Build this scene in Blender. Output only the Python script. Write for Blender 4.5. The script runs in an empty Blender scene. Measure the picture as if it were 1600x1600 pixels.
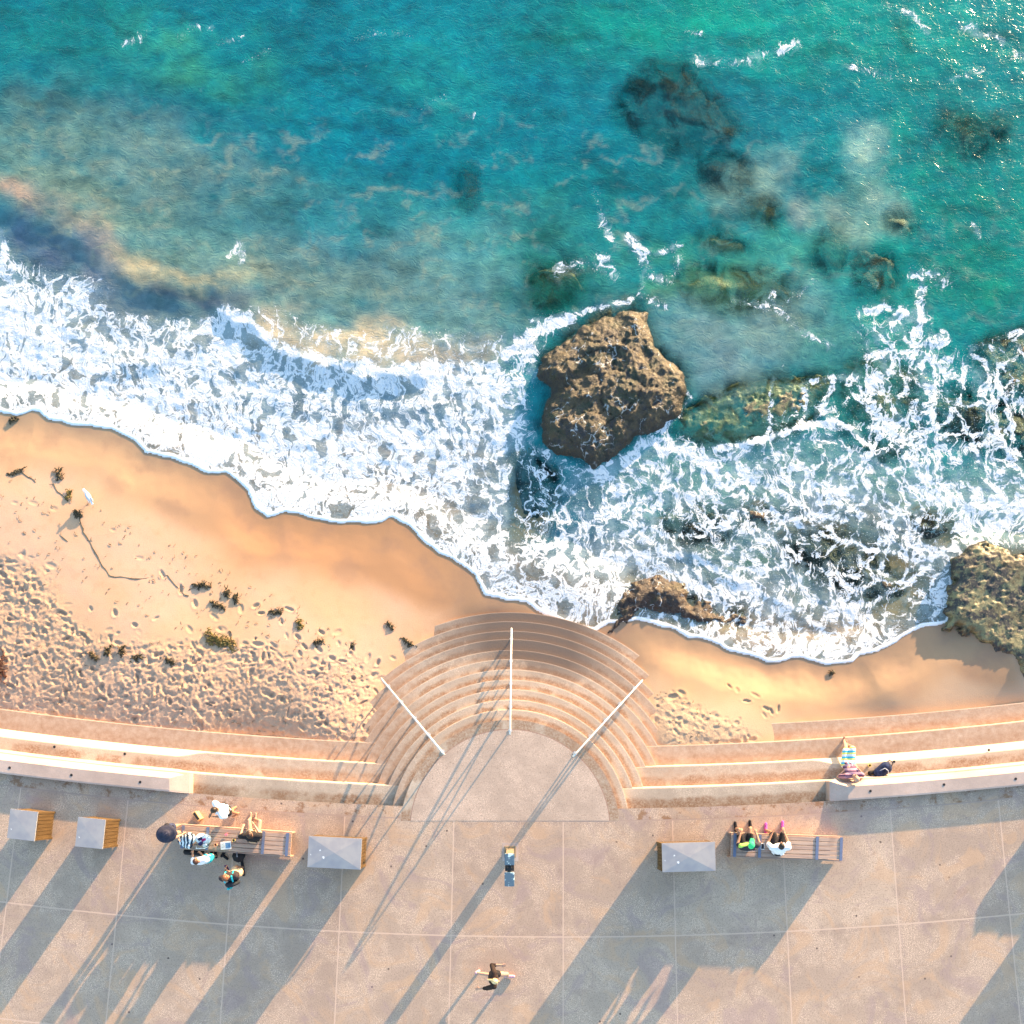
import bpy, bmesh, math, random
import numpy as np
from mathutils import Vector, Matrix
R_ = math.radians
# ------------------------------------------------------------ camera, sky, sun
H = 25.0            # camera height above the promenade (z = 0)
S = 60.0            # photo pixels per metre on the promenade
NX, NY = 800.0, 1240.0   # photo pixel straight below the camera
scene = bpy.context.scene
cam_d = bpy.data.cameras.new('camera'); cam = bpy.data.objects.new('camera', cam_d)
scene.collection.objects.link(cam)
cam.location = (0, 0, H); cam.rotation_euler = (0, 0, 0)
cam_d.sensor_width = 36; cam_d.lens = 36 * (H * S) / 1600.0
cam_d.shift_y = (NY - 800.0) / 1600.0
cam_d.clip_start = 0.5; cam_d.clip_end = 3000
scene.camera = cam
SUN_EL = 7.2
SHX, SHY = -175.0, -250.0              # direction the shadows run on the ground
_n = math.hypot(SHX, SHY); SHX /= _n; SHY /= _n
sdir = Vector((-SHX * math.cos(R_(SUN_EL)), -SHY * math.cos(R_(SUN_EL)), math.sin(R_(SUN_EL))))  # towards the sun
w = bpy.data.worlds.new('World'); scene.world = w; w.use_nodes = True
nt = w.node_tree; bg = nt.nodes['Background']
sky = nt.nodes.new('ShaderNodeTexSky'); sky.sky_type = 'NISHITA'; sky.sun_disc = False
sky.sun_elevation = R_(SUN_EL); sky.sun_rotation = math.atan2(sdir.x, sdir.y)
sky.air_density = 1.0; sky.dust_density = 0.6; sky.ozone_density = 1.4
nt.links.new(sky.outputs[0], bg.inputs[0]); bg.inputs[1].default_value = 0.15
sd = bpy.data.lights.new('sun', 'SUN'); sun = bpy.data.objects.new('sun', sd)
scene.collection.objects.link(sun)
sd.energy = 3.4; sd.angle = R_(0.5); sd.color = (1.0, 0.67, 0.36)
sun.location = (20, 28, 20); sun.rotation_euler = sdir.to_track_quat('Z', 'Y').to_euler()
scene.view_settings.view_transform = 'Standard'; scene.view_settings.look = 'None'
scene.view_settings.gamma = 1; scene.view_settings.exposure = 2.52
scene.cycles.max_bounces = 6; scene.cycles.transparent_max_bounces = 8
scene.cycles.diffuse_bounces = 3; scene.cycles.caustics_reflective = False
C = scene.collection

# ------------------------------------------------------------ helpers
def P(px, py, z=0.0):
    k = (H - z) / (H * S)
    return Vector(((px - NX) * k, (NY - py) * k, z))
def UV(x, y, z):       # world to photo pixels (for looking fields up)
    k = (H * S) / (H - z)
    return NX + x * k, NY - y * k
def lin(c):
    return [((v / 255) / 12.92 if v / 255 <= 0.04045 else ((v / 255 + 0.055) / 1.055) ** 2.4) for v in c]
GAIN = (1.58, 1.60, 1.58)
def A(r, g, b, k=1.0):   # real base colour of a surface that reads (r,g,b) when sunlit
    l = lin((r, g, b))
    return tuple(min(0.85, max(0.002, k * l[i] / GAIN[i])) for i in range(3))

def As(r, g, b): l = A(r, g, b); return (l[0] * .78, l[1] * .76, l[2] * .82)
rng = np.random.RandomState(7)
_perm = rng.permutation(4096)
_g = rng.rand(4096) * 2 * np.pi
def gnoise(x, y, seed=0):
    xi = np.floor(x).astype(np.int64); yi = np.floor(y).astype(np.int64)
    xf = x - xi; yf = y - yi
    u = xf * xf * xf * (xf * (xf * 6 - 15) + 10); v = yf * yf * yf * (yf * (yf * 6 - 15) + 10)
    def g(ix, iy, dx, dy):
        h = _perm[(_perm[(ix + seed * 131) & 4095] + iy) & 4095]
        a = _g[h]
        return np.cos(a) * dx + np.sin(a) * dy
    n00 = g(xi, yi, xf, yf); n10 = g(xi + 1, yi, xf - 1, yf)
    n01 = g(xi, yi + 1, xf, yf - 1); n11 = g(xi + 1, yi + 1, xf - 1, yf - 1)
    return (n00 * (1 - u) + n10 * u) * (1 - v) + (n01 * (1 - u) + n11 * u) * v
def fbm(x, y, o=4, seed=0, gain=0.5):
    s = 0; a = 1; t = 0
    for i in range(o):
        s = s + a * gnoise(x * 2 ** i, y * 2 ** i, seed + i); t += a; a *= gain
    return s / t * 1.6
def sstep(a, b, x):
    t = np.clip((x - a) / (b - a), 0, 1); return t * t * (3 - 2 * t)

# rasters in photo-pixel coordinates, 4 px cells, -240..1840
RO, RC, RN = -240.0, 3.0, 694
_c = RO + (np.arange(RN) + 0.5) * RC
RXX, RYY = np.meshgrid(_c, _c)
def inpoly(x, y, poly):
    r = np.zeros(x.shape, bool); n = len(poly)
    for i in range(n):
        x1, y1 = poly[i]; x2, y2 = poly[(i + 1) % n]
        if y1 == y2: continue
        c = ((y1 > y) != (y2 > y)) & (x < (x2 - x1) * (y - y1) / (y2 - y1) + x1)
        r ^= c
    return r
def blur(a, px):
    s = px / RC
    if s < 0.3: return a
    n = int(3 * s) + 1; k = np.exp(-0.5 * (np.arange(-n, n + 1) / s) ** 2); k /= k.sum()
    for ax in (0, 1):
        p = np.pad(a, [(n, n) if i == ax else (0, 0) for i in (0, 1)], mode='edge')
        out = np.zeros_like(a)
        for i, kk in enumerate(k):
            out += kk * (p[i:i + a.shape[0], :] if ax == 0 else p[:, i:i + a.shape[1]])
        a = out
    return a
def polymask(poly, bl=10): return blur(inpoly(RXX, RYY, poly).astype(float), bl)
def segdist(x, y, line, closed=False):
    d = np.full(x.shape, 1e9); n = len(line)
    for i in range(n if closed else n - 1):
        x1, y1 = line[i]; x2, y2 = line[(i + 1) % n]
        dx, dy = x2 - x1, y2 - y1; L = dx * dx + dy * dy + 1e-9
        t = np.clip(((x - x1) * dx + (y - y1) * dy) / L, 0, 1)
        d = np.minimum(d, (x - x1 - t * dx) ** 2 + (y - y1 - t * dy) ** 2)
    return np.sqrt(d)
_swx = fbm(RXX / 40, RYY / 40, 3, 5); _swy = fbm(RXX / 40, RYY / 40, 3, 15)
def stroke(line, wd, warp=6):
    out = np.zeros((RN, RN)); m = wd * 3 + 20
    i0 = max(0, int((min(p[0] for p in line) - m - RO) / RC)); i1 = min(RN, int((max(p[0] for p in line) + m - RO) / RC))
    j0 = max(0, int((min(p[1] for p in line) - m - RO) / RC)); j1 = min(RN, int((max(p[1] for p in line) + m - RO) / RC))
    if i1 <= i0 or j1 <= j0: return out
    sl = (slice(j0, j1), slice(i0, i1))
    out[sl] = np.exp(-(segdist(RXX[sl] + _swx[sl] * warp, RYY[sl] + _swy[sl] * warp, line) / wd) ** 2)
    return out
def samp(Rr, u, v):
    fx = np.clip((u - RO) / RC - 0.5, 0, RN - 1.001); fy = np.clip((v - RO) / RC - 0.5, 0, RN - 1.001)
    ix = fx.astype(int); iy = fy.astype(int); fx = fx - ix; fy = fy - iy
    if Rr.ndim == 3: fx = fx[..., None]; fy = fy[..., None]
    return (Rr[iy, ix] * (1 - fx) + Rr[iy, ix + 1] * fx) * (1 - fy) + (Rr[iy + 1, ix] * (1 - fx) + Rr[iy + 1, ix + 1] * fx) * fy

class MB:
    def __init__(s): s.v = []; s.f = []; s.m = []
    def add(s, vs, fs, mi=0):
        o = len(s.v); s.v += [tuple(v) for v in vs]; s.f += [tuple(i + o for i in f) for f in fs]; s.m += [mi] * len(fs)
    def hexa(s, b, t, mi=0):   # bottom quad, top quad (ccw)
        s.add(list(b) + list(t), [(3, 2, 1, 0), (4, 5, 6, 7), (0, 1, 5, 4), (1, 2, 6, 5), (2, 3, 7, 6), (3, 0, 4, 7)], mi)
    def box(s, c, sx, sy, sz, rot=0, mi=0):  # c = centre of base
        cr, sr = math.cos(rot), math.sin(rot); q = []
        for a, b in ((-1, -1), (1, -1), (1, 1), (-1, 1)):
            x, y = a * sx / 2, b * sy / 2; q.append((c[0] + x * cr - y * sr, c[1] + x * sr + y * cr))
        s.hexa([(x, y, c[2]) for x, y in q], [(x, y, c[2] + sz) for x, y in q], mi)
    def tube(s, pts, r, n=8, mi=0, cap=True):
        pts = [Vector(p) for p in pts]; rr = r if isinstance(r, (list, tuple)) else [r] * len(pts)
        o = len(s.v); up = Vector((0.13, 0.21, 0.97))
        for i, p in enumerate(pts):
            t = (pts[min(i + 1, len(pts) - 1)] - pts[max(i - 1, 0)]).normalized()
            u = t.cross(up)
            if u.length < 0.05: u = t.cross(Vector((1, 0, 0)))
            u.normalize(); v = t.cross(u)
            for k in range(n):
                a = 2 * math.pi * k / n; s.v.append(tuple(p + (u * math.cos(a) + v * math.sin(a)) * rr[i]))
        for i in range(len(pts) - 1):
            for k in range(n):
                a = o + i * n + k; b = o + i * n + (k + 1) % n
                s.f.append((a, a + n, b + n, b)); s.m.append(mi)
        if cap:
            s.f.append(tuple(o + k for k in range(n))); s.m.append(mi)
            s.f.append(tuple(o + (len(pts) - 1) * n + k for k in reversed(range(n)))); s.m.append(mi)
    def ell(s, c, rx, ry, rz, rot=None, n=10, mi=0):
        o = len(s.v); rot = rot or Matrix.Identity(3); c = Vector(c)
        for i in range(n + 1):
            th = math.pi * i / n
            for k in range(2 * n):
                ph = math.pi * k / n
                s.v.append(tuple(c + rot @ Vector((rx * math.sin(th) * math.cos(ph), ry * math.sin(th) * math.sin(ph), rz * math.cos(th)))))
        for i in range(n):
            for k in range(2 * n):
                a = o + i * 2 * n + k; b = o + i * 2 * n + (k + 1) % (2 * n)
                s.f.append((a, a + 2 * n, b + 2 * n, b)); s.m.append(mi)
    def build(s, name, mat, parent=None, smooth=False, bevel=0):
        me = bpy.data.meshes.new(name); me.from_pydata(s.v, [], s.f)
        for m in (mat if isinstance(mat, (list, tuple)) else [mat]): me.materials.append(m)
        me.polygons.foreach_set('material_index', s.m)
        me.validate(); me.update()
        bm = bmesh.new(); bm.from_mesh(me); bmesh.ops.recalc_face_normals(bm, faces=bm.faces[:]); bm.to_mesh(me); bm.free()
        if smooth: me.polygons.foreach_set('use_smooth', [True] * len(me.polygons))
        o = bpy.data.objects.new(name, me); C.objects.link(o)
        if bevel:
            b = o.modifiers.new('bevel', 'BEVEL'); b.width = bevel; b.segments = 2; b.limit_method = 'ANGLE'
        if parent: o.parent = parent
        return o
def tag(o, label=None, cat=None, group=None, kind=None):
    if label: o['label'] = label
    if cat: o['category'] = cat
    if group: o['group'] = group
    if kind: o['kind'] = kind
    return o
def empty(name, loc, rz=0, **k):
    o = bpy.data.objects.new(name, None); C.objects.link(o); o.location = loc; o.rotation_euler = (0, 0, rz)
    o.empty_display_size = 0.2
    return tag(o, **k)
def copy_tree(o, parent=None):
    c = o.copy(); C.objects.link(c)
    if parent: c.parent = parent
    for ch in list(o.children): copy_tree(ch, c)
    return c
def gridmesh(name, xs, ys, Z, mat, attrs={}, mask=None, parent=None, smooth=True):
    ny, nx = Z.shape
    X, Y = (xs, ys) if xs.ndim == 2 else np.meshgrid(xs, ys)
    co = np.stack([X, Y, Z], -1).reshape(-1, 3)
    idx = np.arange(nx * ny).reshape(ny, nx)
    q = np.stack([idx[:-1, :-1], idx[:-1, 1:], idx[1:, 1:], idx[1:, :-1]], -1).reshape(-1, 4)
    keep = None
    if mask is not None:
        mm = (mask[:-1, :-1] | mask[:-1, 1:] | mask[1:, 1:] | mask[1:, :-1]).reshape(-1)
        q = q[mm]; used = np.zeros(nx * ny, bool); used[q.reshape(-1)] = True
        remap = np.cumsum(used) - 1; co = co[used]; q = remap[q]; keep = used
    me = bpy.data.meshes.new(name)
    me.vertices.add(len(co)); me.vertices.foreach_set('co', co.astype(np.float32).ravel())
    me.loops.add(len(q) * 4); me.loops.foreach_set('vertex_index', q.astype(np.int32).ravel())
    me.polygons.add(len(q)); me.polygons.foreach_set('loop_start', np.arange(0, len(q) * 4, 4, dtype=np.int32))
    try: me.polygons.foreach_set('loop_total', np.full(len(q), 4, dtype=np.int32))
    except Exception: pass
    me.update(calc_edges=True)
    me.polygons.foreach_set('use_smooth', np.full(len(q), smooth))
    for k, a in attrs.items():
        if a.ndim == 2:
            at = me.attributes.new(k, 'FLOAT', 'POINT'); d = a.reshape(-1); d = d[keep] if keep is not None else d
            at.data.foreach_set('value', d.astype(np.float32))
        else:
            at = me.attributes.new(k, 'FLOAT_COLOR', 'POINT'); d = a.reshape(-1, 3); d = d[keep] if keep is not None else d
            at.data.foreach_set('color', np.concatenate([d, np.ones((len(d), 1))], 1).astype(np.float32).ravel())
    me.materials.append(mat); me.validate()
    o = bpy.data.objects.new(name, me); C.objects.link(o)
    if parent: o.parent = parent
    return o

# ------------------------------------------------------------ shader helpers
class M:
    def __init__(s, name, rough=0.8, spec=0.3, metal=0.0):
        s.mat = bpy.data.materials.new(name); s.mat.use_nodes = True
        s.t = s.mat.node_tree; s.n = s.t.nodes; s.b = s.n['Principled BSDF']
        s.b.inputs['Roughness'].default_value = rough
        s.b.inputs['Specular IOR Level'].default_value = spec
        s.b.inputs['Metallic'].default_value = metal
        s.co = s.n.new('ShaderNodeTexCoord').outputs['Object']
    def put(s, i, v):
        if v is None: return
        if isinstance(v, bpy.types.NodeSocket): s.t.links.new(v, i)
        elif isinstance(v, (tuple, list)):
            i.default_value = tuple(v) if len(v) == len(i.default_value) else tuple(v) + (1.0,)
        else: i.default_value = v
    def node(s, ty, ins={}, out=0, **pr):
        n = s.n.new(ty)
        for k, v in pr.items(): setattr(n, k, v)
        for k, v in ins.items(): s.put(n.inputs[k], v)
        return n.outputs[out]
    dim = '3D'
    def noise(s, scale, detail=4, rough=0.55, co=None, col=False, dist=0.0):
        return s.node('ShaderNodeTexNoise', {'Vector': co or s.co, 'Scale': scale, 'Detail': detail, 'Roughness': rough, 'Distortion': dist}, 1 if col else 0, noise_dimensions=s.dim)
    def vor(s, scale, feature='DISTANCE_TO_EDGE', co=None, rand=1.0, out=0):
        return s.node('ShaderNodeTexVoronoi', {'Vector': co or s.co, 'Scale': scale, 'Randomness': rand}, out, feature=feature, voronoi_dimensions=s.dim)
    def math(s, op, a, b=None, c=None, clamp=False):
        n = s.n.new('ShaderNodeMath'); n.operation = op; n.use_clamp = clamp
        s.put(n.inputs[0], a); s.put(n.inputs[1], b); s.put(n.inputs[2], c)
        return n.outputs[0]
    def vmath(s, op, a, b=None, k=None, out=0):
        n = s.n.new('ShaderNodeVectorMath'); n.operation = op
        s.put(n.inputs[0], a); s.put(n.inputs[1], b)
        if k is not None: s.put(n.inputs['Scale'], k)
        return n.outputs[out]
    def rng(s, v, a, b, c=0.0, d=1.0, smooth=True):
        return s.node('ShaderNodeMapRange', {'Value': v, 'From Min': a, 'From Max': b, 'To Min': c, 'To Max': d}, 0, interpolation_type='SMOOTHSTEP' if smooth else 'LINEAR')
    def mix(s, f, a, b, mode='MIX'):
        n = s.n.new('ShaderNodeMix'); n.data_type = 'RGBA'; n.blend_type = mode; n.clamp_factor = True
        s.put(n.inputs[0], f); s.put(n.inputs[6], a); s.put(n.inputs[7], b)
        return n.outputs[2]
    def attr(s, name, col=False):
        n = s.n.new('ShaderNodeAttribute'); n.attribute_name = name
        return n.outputs['Color' if col else 'Fac']
    def bump(s, h, dist=0.02, strength=1.0, normal=None):
        return s.node('ShaderNodeBump', {'Height': h, 'Distance': dist, 'Strength': strength, 'Normal': normal})
    def color(s, c): s.put(s.b.inputs['Base Color'], c)
    def normal(s, n): s.put(s.b.inputs['Normal'], n)
def plain(name, c, rough=0.6, spec=0.3, metal=0.0, var=0.15, scale=30, bump=0.0):
    m = M(name, rough, spec, metal)
    n = m.noise(scale, 3)
    m.color(m.mix(m.rng(n, 0.3, 0.7, 0, 1), tuple(x * (1 - var) for x in c), tuple(min(0.9, x * (1 + var)) for x in c)))
    if bump: m.normal(m.bump(n, bump))
    return m.mat
# ------------------------------------------------------------ promenade geometry in polar form
RP = 7050.0 / S
CC = P(880, 1464 - 7050)           # centre of the promenade's long curve
def arcR(off): return RP + (1464 - off) / -S      # radius of the line that passes y=off at x=880
def arcP(px, off, z=0.0):
    """point on long arc 'off', at photo column px (z = 0 column)"""
    r = arcR(off); x = P(px, 0).x; dx = x - CC.x
    return Vector((x, CC.y - math.sqrt(r * r - dx * dx), z))
L0, L1, L2, L3, L4 = 1264.0, 1230.0, 1196.0, 1163.0, 1132.0
J0, J1 = 1283.0, 1464.0
SC = P(797, 1296)                  # centre of the round steps
_ys = [1140, 1124.7, 1108, 1092.5, 1076, 1061, 1045, 1029, 1015, 998, 985, 970, 956]
ZS = [0, 0] + [-0.15 * k for k in range(1, 12)]     # ZS[k] = top of the ring whose outer edge is radius SR[k]
SR = [(P(797, _ys[k], ZS[k]) - Vector((0, 0, ZS[k]))).y - SC.y for k in range(13)]

# ------------------------------------------------------------ materials of the ground
def concrete(name, base, stain, grain=0.5, stainamt=0.6, attrname=None, joints=False, sandy=False):
    m = M(name, 0.85, 0.25); m.dim = '2D' if joints else '3D'
    big = m.noise(0.55, 6, 0.62); med = m.noise(3.0, 6, 0.6); fine = m.noise(26, 3, 0.7); sp = m.noise(48, 2, 0.6)
    c = m.mix(m.rng(big, 0.35, 0.65), tuple(x * 0.86 for x in base), tuple(x * 1.1 for x in base))
    c = m.mix(m.rng(med, 0.35, 0.7, 0, 0.35), c, tuple(x * 0.72 for x in base))
    if joints:
        pos = m.vmath('SUBTRACT', m.co, tuple(CC))
        sx = m.node('ShaderNodeSeparateXYZ', {0: pos}, 0); sy = m.node('ShaderNodeSeparateXYZ', {0: pos}, 1)
        rad = m.math('SQRT', m.math('ADD', m.math('MULTIPLY', sx, sx), m.math('MULTIPLY', sy, sy)))
        th = m.math('DIVIDE', sx, m.math('MULTIPLY', sy, -1))            # ~angle
        rc = m.math('DIVIDE', m.math('SUBTRACT', rad, arcR(J1)), 181.0 / S)
        tc = m.math('DIVIDE', th, 175.3 / 7050.0)
        cell = m.node('ShaderNodeCombineXYZ', {0: m.math('FLOOR', rc), 1: m.math('FLOOR', tc)})
        wn = m.node('ShaderNodeTexWhiteNoise', {'Vector': cell}, 1, noise_dimensions='3D')
        wv = m.node('ShaderNodeTexWhiteNoise', {'Vector': cell}, 0, noise_dimensions='3D')
        c = m.mix(0.42, c, m.mix(wv, A(190, 158, 142), A(246, 210, 176)))
        c = m.mix(m.math('MULTIPLY', wv, 0.12), c, A(170, 170, 180))
        # edge distances in metres
        def near(v, step, half):
            f = m.math('SUBTRACT', v, m.math('ROUND', v)); return m.rng(m.math('MULTIPLY', m.math('ABSOLUTE', f), step), half, half * 2.0, 1, 0)
        wob = m.math('MULTIPLY', m.math('SUBTRACT', m.noise(5, 3), 0.5), 0.004)
        j = m.math('MAXIMUM', near(m.math('ADD', rc, wob), 181.0 / S, 0.013), near(m.math('ADD', tc, wob), 175.3 / S, 0.011))
        inside = m.rng(rad, arcR(J0) - 0.02, arcR(J0) - 0.01, 0, 1)
        j = m.math('MULTIPLY', j, inside)
        j0 = m.rng(m.math('ABSOLUTE', m.math('SUBTRACT', rad, arcR(J0))), 0.012, 0.024, 1, 0)
        # dark edge beside the joints
        de = m.rng(m.math('ABSOLUTE', m.math('MULTIPLY', m.math('SUBTRACT', rc, m.math('ROUND', rc)), 181.0 / S)), 0.0, 0.25, 0.25, 0)
        de2 = m.rng(m.math('ABSOLUTE', m.math('MULTIPLY', m.math('SUBTRACT', tc, m.math('ROUND', tc)), 175.3 / S)), 0.0, 0.2, 0.2, 0)
        c = m.mix(m.math('MULTIPLY', m.math('MAXIMUM', de, de2), m.rng(med, 0.35, 0.6)), c, A(160, 135, 130))
    # aggregate speckle
    spk = m.rng(sp, 0.56, 0.66, 0, 1)
    patch = m.rng(m.noise(1.1, 4, 0.6), 0.4, 0.62, 0.15, 1)
    c = m.mix(m.math('MULTIPLY', m.math('MULTIPLY', spk, patch), grain), c, tuple(min(0.85, x * 1.75) for x in base))
    c = m.mix(m.math('MULTIPLY', m.rng(fine, 0.53, 0.68), grain * 0.75), c, tuple(x * 0.5 for x in base))
    blot = m.vor(1.9, 'F1', co=m.vmath('ADD', m.co, m.vmath('SCALE', m.noise(2, 2, col=True), None, 0.5)))
    dots = m.math('MULTIPLY', m.rng(m.vor(0.8, 'F1'), 0.018, 0.026, 0.75, 0), m.rng(m.noise(0.37, 1), 0.54, 0.56))
    if joints:
        c = m.mix(dots, c, A(70, 55, 60))
        cl_ = m.noise(0.9, 5, 0.65, dist=0.8)
        c = m.mix(m.rng(cl_, 0.52, 0.66, 0, 0.45), c, A(238, 192, 150)); c = m.mix(m.rng(cl_, 0.46, 0.34, 0, 0.4), c, A(188, 160, 158))
        scuff = m.rng(m.noise(1.8, 7, 0.78, dist=1.5), 0.58, 0.66, 0, 0.35); c = m.mix(scuff, c, A(180, 150, 140))
    # stains
    st = m.noise(2.2, 7, 0.7, dist=0.4)
    if attrname:
        e = m.attr(attrname)           # 0 at the back of a tread, 1 at its nose
        band = m.math('MULTIPLY', m.rng(e, 0.25, 0.85, 1, 0), m.rng(m.noise(1.0, 3), 0.26, 0.50))
        sm = m.math('MULTIPLY', m.rng(m.math('ADD', m.math('MULTIPLY', st, 0.55), m.math('MULTIPLY', band, 0.34)), 0.44, 0.66), stainamt)
        sm2 = m.math('MULTIPLY', sm, m.rng(m.noise(18, 5, 0.75), 0.34, 0.60, 0.35, 1))
        wet = m.attr('wet')
        c = m.mix(sm2, c, stain)
        c = m.mix(m.math('MULTIPLY', wet, m.rng(m.math('ADD', st, m.math('MULTIPLY', wet, 0.35)), 0.42, 0.72)), c, A(130, 116, 106))
        sa = m.attr('sandy')
        sn = m.math('MULTIPLY', sa, m.rng(m.math('ADD', m.math('MULTIPLY', m.noise(3.5, 8, 0.75), 0.7), m.math('MULTIPLY', sa, 0.3)), 0.40, 0.6))
        c = m.mix(m.math('MULTIPLY', sn, 0.85), c, m.mix(m.rng(m.noise(7, 6, 0.72), 0.3, 0.75), As(250, 218, 182), As(214, 170, 130)))
        c = m.mix(m.rng(e, 0.90, 0.97), c, m.mix(0.5, c, A(250, 222, 200)))  # sunlit highlight along the tread nose, mixed into the colour
    else:
        c = m.mix(m.math('MULTIPLY', m.rng(st, 0.60, 0.75), stainamt * 0.5), c, stain)
    if joints:
        c = m.mix(m.math('MULTIPLY', j, 0.8), c, A(246, 212, 186))
        c = m.mix(m.math('MULTIPLY', j0, 0.55), c, A(165, 140, 130))
        strip = m.rng(rad, arcR(J0) - 0.02, arcR(J0) - 0.01, 1, 0)
        st2 = m.math('MULTIPLY', m.math('MULTIPLY', strip, m.rng(m.noise(2.6, 7, 0.7), 0.52, 0.66)), 0.8)
        c = m.mix(st2, c, stain)
    m.color(c)
    m.normal(m.bump(m.math('ADD', m.math('MULTIPLY', fine, 0.5), sp), 0.0035, 0.8))
    return m.mat
BASE = A(226, 192, 170); STAIN = A(168, 122, 86)
m_prom = concrete('promenade_concrete', A(226, 197, 170), STAIN, 0.95, 0.45, joints=True)
m_step = concrete('step_concrete', A(230, 208, 184), A(170, 130, 98), 0.55, 0.9, attrname='tread')
m_wall = concrete('wall_concrete', A(225, 200, 185), A(200, 160, 120), 0.2, 0.5)

# ------------------------------------------------------------ promenade (one sheet from the long curve inland)
def prom():
    xs = np.concatenate([[-300, -120, -60, -35, -22], np.linspace(-16, 16, 65), [22, 35, 60, 120, 300]])
    rows = [arcR(L0)]
    offs = [0, 0.35, 0.8, 2, 4, 6, 8, 12, 20, 40, 120, 300]
    X = []; Y = []
    for o in offs:
        X.append(xs); dx = np.clip(xs - CC.x, -90, 90)
        Y.append(CC.y - np.sqrt(arcR(L0) ** 2 - dx ** 2) - o)
    X = np.array(X); Y = np.array(Y)
    o = gridmesh('promenade', X[::-1], Y[::-1], np.zeros_like(X), m_prom, smooth=False)
    tag(o, kind='structure')
prom()

def arc_strip(mb, pxs, prof):
    """prof(px) -> list of (off, z, tread) going seaward; builds a strip along the long curve"""
    o = len(mb.v); n = None; tr = []
    for px in pxs:
        pr = prof(px); n = len(pr)
        for off, z, t in pr:
            p = arcP(px, off, z); mb.v.append(tuple(p)); tr.append(t)
    for i in range(len(pxs) - 1):
        for k in range(n - 1):
            a = o + i * n + k; mb.f.append((a, a + 1, a + n + 1, a + n)); mb.m.append(0)
    for e in (0, len(pxs) - 1):
        mb.f.append(tuple(o + e * n + k for k in (range(n) if e else reversed(range(n))))); mb.m.append(0)
    return tr
def setattr_f(o, name, vals):
    a = o.data.attributes.new(name, 'FLOAT', 'POINT'); a.data.foreach_set('value', np.array(vals, np.float32))
def lerp(px, a, b, v0, v1): t = min(1, max(0, (px - a) / (b - a))); return v0 + (v1 - v0) * t
WL0, WL1 = 268.0, 296.0      # left seat wall ends (top edge, foot)
WR0, WR1 = 1322.0, 1296.0
def terrace(side):
    root = empty('terrace_steps', arcP(350 if side < 0 else 1250, L2, -0.6), 0,
        label='long curved sandy concrete terraces %s of the round steps, between sand and promenade' % ('left' if side < 0 else 'right'),
        cat='terrace', group='concrete terraces beside the round steps')
    pxs = np.arange(-420, 790, 12) if side < 0 else np.arange(800, 2030, 12)
    offs = [L0, L1, L2, L3, L4]
    for j in range(1, 5):
        z = -0.3 * j; back, front = offs[j - 1], offs[j]
        def prof(px):
            wall = lerp(px, WL0, WL1 + 10, 1, 0) if side < 0 else lerp(px, WR1 - 10, WR0, 0, 1)
            b = {1: 2.2, 2: 2.2 + 9.8 * wall, 3: 1.2, 4: 1.5}[j]
            zb = z - 0.3 if j < 4 else z - 0.8
            return [(back + 2, z, 0.0), (back - 2, z, 0.0), ((back + front) / 2 , z, 0.5), (front + b + 1.5, z, 0.9), (front + b, z - 0.004, 1.0),
                    (front, zb, 1.0), (front, -2.9, 1.0), (back + 2, -2.9, 0)]
        mb = MB(); tr = arc_strip(mb, pxs, prof)
        o = mb.build('terrace_step', m_step, root)
        o.location = -root.location
        setattr_f(o, 'tread', tr)
        sa = {1: 0.25, 2: 0.55, 3: 1.0, 4: 1.0}[j] * (1.0 if side < 0 else 0.85)
        w0 = [sa * (0.45 if (abs(v[0]) > 8.3 and j < 3) else 1) for v in mb.v]
        setattr_f(o, 'sandy', w0); setattr_f(o, 'wet', [0.0] * len(mb.v))
    if side > 0: pts = [(1397, 1190), (1545, 1172)]
    else: pts = [(85, 1167), (195, 1178)]
    for q in pts:
        d = MB(); c = P(q[0], q[1], -0.6); d.tube([(c.x, c.y, -0.602), (c.x, c.y, -0.594)], 0.035, 12)
        h = d.build('drain_hole', m_dark, root); h.location = -root.location
    return root
m_dark = plain('dark_metal', (0.02, 0.02, 0.022), 0.6)
terrace(-1); terrace(1)
def seat_wall(side):
    mb = MB()
    pxs = list(np.arange(-420, WL0, 12)) + [WL0, WL1] if side < 0 else [WR1, WR0] + list(np.arange(WR0 + 12, 2030, 12))
    def prof(px):
        end = (px == WL1) or (px == WR1)
        if end: return [(L0 + 0.5, 0.012, 0), (L0 - 2, 0.012, 0), (L1 + 3.5, 0.012, 0), (L1 + 2.5, -0.59, 0), (L1 + 3, -1, 0), (L0 + 0.5, -1, 0)]
        return [(L0 + 0.5, 0.15, 0), (L0 - 2, 0.155, 0), (L1 + 13.5, 0.155, 0), (L1 - 1.5, -0.59, 0), (L1 + 3, -1, 0), (L0 + 0.5, -1, 0)]
    arc_strip(mb, pxs, prof)
    root = mb.build('seat_wall', m_wall, None)
    tag(root, 'pale concrete seat wall with bright sloping face, on the promenade edge %s' %
        ('near the two square bins' if side < 0 else 'behind the reclining man'), 'wall', 'low seat walls along the promenade edge')
    for q in ([(15, 1199.6), (111.6, 1211), (219, 1222)] if side < 0 else [(1360, 1236), (1475, 1226), (1587, 1217)]):
        d = MB(); c = P(q[0], q[1], 0.155); d.tube([(c.x, c.y, 0.15), (c.x, c.y, 0.161)], 0.035, 12)
        d.build('drain_hole', m_dark, root)
seat_wall(-1); seat_wall(1)

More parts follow.
